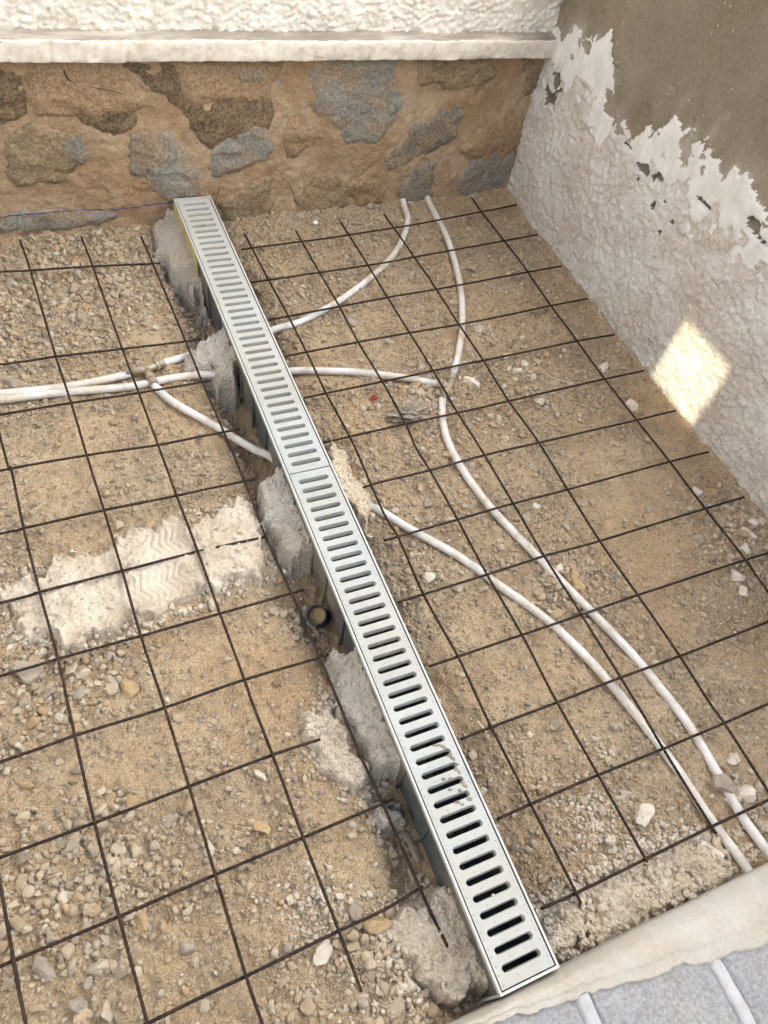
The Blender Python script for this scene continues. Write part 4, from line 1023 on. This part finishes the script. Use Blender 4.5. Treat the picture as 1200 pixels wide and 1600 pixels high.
# gravel
x, y = sample(112000); g = gravel_mask(x, y); cz = np.clip(blobsum(x, y, COARSE), 0, 1)
k = free_spot(x, y) & (rng.random(len(x)) < .12 + .80 * g ** 1.4); x, y, g, cz = x[k], y[k], g[k], cz[k]
s_ = np.exp(rng.normal(np.log(.0028 + .0015 * cz), .44, len(x)))
s_ = np.clip(s_, .0016, .0115)
k = pipe_clear(x, y, s_); x, y, s_ = x[k], y[k], s_[k]
order = np.argsort(-s_)
ORD = ['first', 'second', 'third', 'fourth', 'fifth', 'sixth', 'seventh', 'eighth', 'ninth', 'tenth', 'eleventh', 'twelfth', 'thirteenth', 'fourteenth', 'fifteenth']
LX = [-.62, -.46, -.30, -.16, -.01, .135, .29]; RX = [.445, .54, .685, .83, .98, 1.285, 1.45]
def cellkey(px, py):
    left = px < .393
    e = LX if left else RX
    ci = int(np.searchsorted(e, px)); ri = int((-.24 - py) / .15)
    if left: cn = {6: 'next to the drain', 5: 'one column from the drain', 4: 'two columns from the drain', 3: 'at the left edge'}.get(ci, 'beside the drain' if ci > 6 else 'at the left edge')
    else: cn = {0: 'beside the drain', 1: 'beside the drain', 2: 'one column from the drain', 3: 'two columns from the drain', 4: 'three columns from the drain', 5: 'near the roughcast wall', 6: 'against the roughcast wall'}.get(ci, 'by the roughcast wall')
    return ('left' if left else 'right', cn, ORD[min(ri, 14)])
used = {}
# the largest become stones of their own, spread so that none overlap
big = []
NB = 190
for i in order:
    if len(big) >= NB: break
    if all((x[i] - x[j]) ** 2 + (y[i] - y[j]) ** 2 > (.018) ** 2 for j in big) and x[i] > -.33 and y[i] > -2.25:
        ky = cellkey(x[i], y[i])
        if used.get(ky, 0) < 7: big.append(i); used[ky] = used.get(ky, 0) + 1
rest = np.setdiff1d(order, np.array(big))
p = np.stack([x[rest], y[rest], ground_at(x[rest], y[rest]) + s_[rest] * .38], 1)
mid = s_[rest] > .0063
gr1 = scatter_mesh('coarse_gravel', p[mid], s_[rest][mid], TEMPL1, M_GRAVEL, rng, tilt=.35)
tag(gr1, 'coarse tan gravel lying in drifts between the steel bars', 'gravel', kind='stuff')
sm = (~mid) & (s_[rest] > .0036); ti = s_[rest] <= .0036
gr0 = scatter_mesh('small_gravel', p[sm], s_[rest][sm], TEMPL0, M_GRAVEL, rng, tilt=.6)
tag(scatter_mesh('pea_gravel', p[ti], s_[rest][ti], TEMPLC, M_GRAVEL, rng, tilt=.6), 'pea sized gravel filling the gaps between larger stones', 'gravel', kind='stuff')
tag(gr0, 'small tan gravel covering the soil', 'gravel', kind='stuff')

# mortar crumbs round the heaps
cx, cy = [], []
for key, n in (('M1', 1100), ('M2', 160), ('M3', 240), ('M4', 220), ('M5', 160), ('M6', 240), ('M7', 120), ('M8', 520), ('M9', 160), ('M11', 1900)):
    P = np.array(MORT[key]); i = rng.integers(0, len(P), n); t = rng.random((n, 1))
    q = P[i] * (1 - t) + P[(i + 1) % len(P)] * t + rng.normal(0, .013, (n, 2))
    cx.append(q[:, 0]); cy.append(q[:, 1])
for (bx, by, br, n) in ((.13, -2.06, .05, 260), (.66, -2.10, .05, 260), (.98, -2.18, .05, 160), (1.35, -1.7, .07, 70), (.93, -.95, .05, 60), (1.05, -.86, .03, 80), (.2, -2.2, .06, 160), (.74, -2.0, .04, 80)):
    cx.append(rng.normal(bx, br * .6, n)); cy.append(rng.normal(by, br * .6, n))
cx = np.concatenate(cx); cy = np.concatenate(cy)
for q, nm_ in ((M_MORTAR, 'pale_mortar_crumbs'), (M_MORTAR_SHADED, 'grey_mortar_crumbs'), (M_MORTAR_TAN, 'sandy_mortar_crumbs')):
    pp = []
    for co, m_, r_ in DABS:
        if m_ is not q and not (q is M_MORTAR and m_ is M_MORTAR_SMOOTH): continue
        n = int(len(co) * (.24 if r_ > .5 else .06)); pp.append(co[rng.integers(0, len(co), n)])
    pp = np.vstack(pp); ss = np.clip(np.exp(rng.normal(math.log(.0021), .45, len(pp))), .001, .007)
    tag(scatter_mesh(nm_, pp + rng.normal(0, .001, pp.shape), ss, TEMPL0, q, rng, tilt=.8), {'pale_mortar_crumbs': 'pale crumbs sticking to the pale mortar heaps', 'grey_mortar_crumbs': 'grey crumbs sticking to the grey mortar heaps', 'sandy_mortar_crumbs': 'cream crumbs sticking to the sandy mortar heaps'}[nm_], 'mortar crumbs', kind='stuff')
k = (cx < WALL_X - .01) & (cy > PAR_Y + .004) & ~((cx > GX0 - .004) & (cx < GX1 + .004)); cx, cy = cx[k], cy[k]
cs = np.clip(np.exp(rng.normal(math.log(.0030), .5, len(cx))), .001, .0085)
p = np.stack([cx, cy, ground_at(cx, cy) + cs * .4], 1)
tag(scatter_mesh('mortar_crumbs', p, cs, TEMPL0, M_CRUMB, rng, tilt=.8), 'pale mortar crumbs strewn around the mortar heaps', 'mortar crumbs', kind='stuff')

# lumps of broken mortar along the low wall and round the pipe ends
n = 520; bx = rng.uniform(.47, 1.12, n); by = np.clip(-2.272 + np.abs(rng.normal(0, .045, n)), -2.272, -2.12)
bs_ = np.clip(np.exp(rng.normal(math.log(.0058), .45, n)), .003, .014)
k = pipe_clear(bx, by, bs_); bx, by, bs_ = bx[k], by[k], bs_[k]
tag(scatter_mesh('mortar_lumps', np.stack([bx, by, ground_at(bx, by) + .010 * (bx < .84) + bs_ * .45], 1), bs_, [rock_shape(ICO1, RNG, 12, .07, .85, 1.15) for _ in range(10)], M_MORTAR, rng, tilt=.8), 'broken pale mortar lumps along the low block wall', 'mortar crumbs', kind='stuff')
# loose stones, one object each, named by the mesh square they lie in
RMESH = []
for q in range(10):
    w_, f_ = rock_shape(ICO2, RNG, 6, .008, .75)
    me = bpy.data.meshes.new('stone'); me.from_pydata(w_.tolist(), [], f_.tolist()); me.materials.append(M_STONE); me.update(); RMESH.append(me)
cells = {}
for i in sorted(big, key=lambda i: -s_[i]):
    key = cellkey(x[i], y[i])
    cells.setdefault(key, []).append(i)
SZ = ['largest', 'second largest', 'third largest', 'fourth largest', 'fifth largest', 'sixth largest', 'seventh largest', 'eighth largest', 'ninth largest', 'tenth largest']
for key, li in cells.items():
    for n, i in enumerate(li):
        o = bpy.data.objects.new('stone', RMESH[int(rng.integers(0, 10))]); COL.objects.link(o)
        o.location = (x[i], y[i], float(ground_at(x[i], y[i])) + s_[i] * .30)
        o.rotation_euler = (rng.normal(0, .3), rng.normal(0, .3), rng.uniform(0, 6.28)); o.scale = (s_[i],) * 3
        tag(o, '%s stone %s of it, %s, %s row from stone wall' % (SZ[min(n, 9)], key[0], key[1], key[2]), 'stone', 'loose stones in the gravel')
        o['label'] = '%s stone %s, %s side, %s row from stone wall' % (SZ[min(n, 9)], key[1], key[0], key[2])

# rocks and mortar chunks that stand out
ROCKS = [
 (1.337, -1.060, .019, 'w', 'pale round rock by the roughcast wall, nearest to the stone wall'), (1.337, -1.218, .020, 'w', 'pale rounded rock close under the lit corner of the roughcast wall'),
 (1.111, -1.004, .016, 'w', 'pale broken lump beside the loop of string, right one of a pair'), (1.084, -1.020, .014, 'w', 'pale broken lump beside the loop of string, left one of a pair'),
 (.930, -1.041, .023, 'w', 'flat whitish rock just right of the tee fitting'), (.738, -1.012, .017, 'b', 'tan block shaped rock below the pipe left of the tee fitting'), (.781, -1.008, .014, 'b', 'orange tan rock touching the pipe near the tee fitting'),
 (.752, -2.126, .024, 'w', 'large white angular rock in the near right mesh square'), (1.264, -1.756, .021, 'w', 'white rough rock under the last column of the right mesh'), (1.252, -1.798, .014, 'w', 'smaller white rock just below the white rough rock at right'),
 (1.322, -1.522, .014, 'w', 'white oval pebble by the last bar near the roughcast wall'), (1.366, -1.534, .016, 'b', 'smooth tan oval pebble against the roughcast wall'), (.905, -1.620, .016, 'b', 'brown wedge stone beside the pipe at the middle right'),
 (.888, -1.655, .017, 'b', 'tallest brown stone of the cluster beside the right pipe'), (.868, -1.612, .012, 'w', 'pale stone at the top of the cluster beside the right pipe'),
 (-.217, -1.512, .026, 'g', 'big grey chunk at the left tip of the mortar strip'), (-.145, -1.575, .017, 'g', 'grey stone below the left end of the mortar strip'), (-.062, -1.600, .020, 'b', 'flat tan stone below the middle of the mortar strip'),
 (.655, -1.365, .013, 'g', 'square grey stone between the two long pipes'), (.131, -2.124, .020, 'w', 'white sharp rock by the crossing at the near end'), (-.262, -1.990, .016, 'g', 'grey rock in the near left corner of the mesh'),
 (-.225, -2.055, .016, 'g', 'grey angular rock at the near left edge'), (.932, -2.138, .024, 'g', 'grey rough chunk lying on the pipe at the near right'), (.968, -2.165, .022, 'w', 'pale mortar chunk right of the pipe by the low wall'),
 (.99, -2.10, .016, 'w', 'pale rock at the near right edge beside the last pipe'), (1.303, -.846, .012, 'g', 'small grey stone by the upper part of the roughcast wall'), (1.154, -.590, .014, 'g', 'dark grey slate chip under the back right bars'),
 (-.154, -.774, .022, 'g', 'big grey stone above the pipes at the left edge'), (-.116, -1.977, .014, 'b', 'tan stone at the left, beside the second near crossing'), (1.378, -1.664, .016, 'w', 'white stone in the gravel drift at the right edge'),
 (1.406, -1.639, .014, 'w', 'white flat stone touching the roughcast wall at the right edge'), (1.345, -1.697, .014, 'w', 'white stone lowest of the drift at the right edge'), (.572, -1.546, .014, 'w', 'whitish flat stone right of the drain below the pipe'),
 (.057, -.366, .018, 'b', 'largest brown stone in the gravel by the stone wall'), (.107, -.585, .016, 'b', 'yellow tan stone in the gravel left of the drain'), (-.095, -1.800, .014, 'b', 'tan stone pair member above the near gravel patch'),
 (.119, -1.827, .013, 'w', 'pale rounded stone in the middle left mesh square'), (.096, -1.910, .016, 'b', 'tan flat stone one row below the pale rounded stone'), (.222, -2.115, .022, 'b', 'large brown rock against the near mortar heap'),
 (.905, -1.438, .012, 'w', 'white pebble in the gravel above the smooth sandy square'), (.762, -1.239, .012, 'b', 'tan pebble hugging the bend of the right pipe'), (.83, -2.225, .022, 'w', 'pale mortar chunk by the low wall, left of the pipe ends'), (.72, -2.235, .020, 'w', 'pale mortar chunk half way along the crumbly heap')]
RM = {'w': M_WHITE_ROCK, 'b': M_BROWN_ROCK, 'g': M_GREY_ROCK}
for k, (rx, ry, rs, rc, lab) in enumerate(ROCKS):
    w_, f_ = rock_shape(ICO3, RNG, 12, .0)
    nn = 1 + .07 * fbm(w_[:, 0] + k, w_[:, 1] + w_[:, 2] * .7, 2.2, 3, 400 + k) + .03 * fbm(w_[:, 0] * 1.0 - w_[:, 2], w_[:, 1] + k, 7, 2, 440 + k)
    w_ = w_ * nn[:, None] * rs
    a = rng.uniform(0, 6.28); ca, sa = math.cos(a), math.sin(a)
    w_ = np.stack([w_[:, 0] * ca - w_[:, 1] * sa, w_[:, 0] * sa + w_[:, 1] * ca, w_[:, 2]], 1)
    zc = float(ground_at(rx, ry)) + rs * .30
    if rc == 'g' and abs(rx - .932) < .001: zc += .012
    o = mk('rock', w_, f_, RM[rc], None, smooth=False)
    o.location = (rx, ry, zc)
    tag(o, lab, 'rock', 'rocks and chunks among the gravel')

# ------------------------------------------------------------------ small litter
# crumpled plastic film
v, f = ico(4)
n1 = np.abs(fbm(v[:, 0] + 3, v[:, 1] + v[:, 2] * 1.3, 1.9, 3, 500)); n2 = np.abs(fbm(v[:, 0] * 1.2 - v[:, 2], v[:, 1] - v[:, 2] * .6, 3.6, 3, 510))
r = .62 + .55 * n1 + .28 * n2
v = v * r[:, None] * np.array([.044, .030, .024])
o = mk('crumpled_film', v + np.array([.717, -1.103, -.014]), f, M_RAG, None, smooth=False)
tag(o, 'crumpled dirty grey plastic film caught under the mesh', 'litter')
# red bottle cap on its side
cp = thing('bottle_cap', (.656, -1.022, -.03), 'small red plastic cap lying in the gravel', 'cap')
gz = float(ground_at(.656, -1.022)); mb = MB(); n = 24
ang = np.linspace(0, 2 * np.pi, n, endpoint=False)
cax = np.array([-.35, -.6, .55]); cax /= np.linalg.norm(cax); e1 = np.cross(cax, [0, 0, 1.0]); e1 /= np.linalg.norm(e1); e2 = np.cross(cax, e1); cc = np.array([.656, -1.022, gz + .007])
rings = [(.0076, -.006), (.0080, .003), (.0072, .0048), (.0, .0050)]
for (rr, h) in rings:
    for j in range(n):
        q = rr * (1 + (.05 if j % 2 and rr > .0075 else 0)); mb.v.append(tuple(cc + cax * h + q * (math.cos(ang[j]) * e1 + math.sin(ang[j]) * e2)))
for k in range(3):
    for j in range(n): mb.f.append((k * n + j, k * n + (j + 1) % n, (k + 1) * n + (j + 1) % n, (k + 1) * n + j))
mb.build('cap_shell', M_RED, cp)
# white disc by the wall
gz = float(ground_at(.747, -.316))
V, F = tube(np.array([(.747, -.316, gz + .001), (.7465, -.3165, gz + .0045), (.746, -.317, gz + .006), (.746, -.317, gz + .0062)]), np.array([.0066, .0068, .006, .003]), 18)
tag(mkl('plastic_disc', V, quads_to_list(F), M_WHITEP), 'small white round disc in the gravel by the stone wall', 'disc')
# loop of string
pts = [(1.190, -1.110), (1.165, -1.085), (1.146, -1.050), (1.140, -1.010), (1.150, -.975), (1.175, -.968), (1.185, -.985), (1.178, -1.005)]
R = resample([(a, b, float(ground_at(a, b)) + .010 + .003 * math.sin(3 * i)) for i, (a, b) in enumerate(pts)], .004)
V, F = tube(R, .0011, 6)
tag(mkl('string', V, quads_to_list(F), M_STRING, None, True), 'pale loop of string on the gravel near the roughcast wall', 'string')
# sticks
def stick(a, b, w, label, m=M_WOOD):
    a = np.array(a, float); b = np.array(b, float); P = a + (b - a) * np.linspace(0, 1, 9)[:, None]
    P[:, 2] += .0008 * np.sin(np.arange(9) * 1.7)
    V, F = tube(P, w * (1 + .15 * np.sin(np.arange(9) * 2.3)), 5)
    return tag(mkl('stick', V, quads_to_list(F), m), label, 'stick', 'sticks and offcuts')
stick((.568, -2.013, -.026), (.602, -2.003, -.024), .0022, 'short dark stick on the soil right of the drain')
stick((.333, -1.955, -.085), (.338, -2.050, -.062), .006, 'grey wooden offcut in the trench left of the drain', M_GREY_ROCK)
stick((.205, -2.20, -.02), (.228, -2.175, -.016), .0026, 'thin dark stick beside the near mortar heap')
stick((.535, -1.865, -.03), (.540, -1.89, -.022), .0035, 'pale splinter by the first crossing right of drain', M_STRING)

# ------------------------------------------------------------------ outside the frame, added for the light: a sun-blocking wall and a white bounce house
M_UNSEEN_WHITE = mat('unseen_white_paint', [srgb(234, 234, 232), srgb(241, 241, 239)], scale=3, rough=0.9, bump=0.2, bscale=60)  # plain white for the added blocking wall and bounce house
sd_ = -sdir
pc = Vector((1.45, -1.235, .095))                # where the beam through the added opening lands on the roughcast
NX = -1.45
oc = pc - sd_ * ((pc.x - NX) / sd_.x)
nb = thing('sun_blocker_wall', (NX, -1.5, -.05), 'unseen plain wall added beyond the left edge to block sun, opening shapes one beam', 'wall')  # added unseen wall: shades the yard, its opening shapes the lit patch
ya, yb_, za, zb_ = oc.y - .097, oc.y + .097, oc.z - .112, oc.z + .112
NT = 3.35
mb = MB()
mb.box(NX - .03, NX, -7, ya, -.3, NT).box(NX - .03, NX, yb_, 1.8, -.3, NT).box(NX - .03, NX, ya, yb_, -.3, za).box(NX - .03, NX, ya, yb_, zb_, NT)
mb.build('blocker_panel', M_UNSEEN_WHITE, nb)
M_BEAM_TINT = bpy.data.materials.new('beam_tint'); M_BEAM_TINT.use_nodes = True  # pane added to dim and warm the beam
nt = M_BEAM_TINT.node_tree; nt.nodes.clear()
to = nt.nodes.new('ShaderNodeOutputMaterial'); tr = nt.nodes.new('ShaderNodeBsdfTransparent'); tr.inputs[0].default_value = (.60, .57, .47, 1)
gl = nt.nodes.new('ShaderNodeBsdfGlossy'); gl.inputs['Roughness'].default_value = .05; mxs = nt.nodes.new('ShaderNodeMixShader'); mxs.inputs[0].default_value = .06
nt.links.new(tr.outputs[0], mxs.inputs[1]); nt.links.new(gl.outputs[0], mxs.inputs[2]); nt.links.new(mxs.outputs[0], to.inputs[0])
MB().box(NX - .018, NX - .012, ya, yb_, za, zb_).build('beam_tint_pane', M_BEAM_TINT, nb)
hs = thing('added_bounce_house', (1.78, -1.5, -.05), 'unseen white house added beyond the right edge to bounce sunlight into the yard', 'house')  # added unseen house, a reflector for soft light from the right
MB().box(1.78, 5.0, -3.3, .9, -.3, 6.6).build('bounce_facade', M_UNSEEN_WHITE, hs)
MB().box(1.68, 5.1, -3.4, 1.0, 6.602, 6.75).build('bounce_house_top', M_CORE, hs)
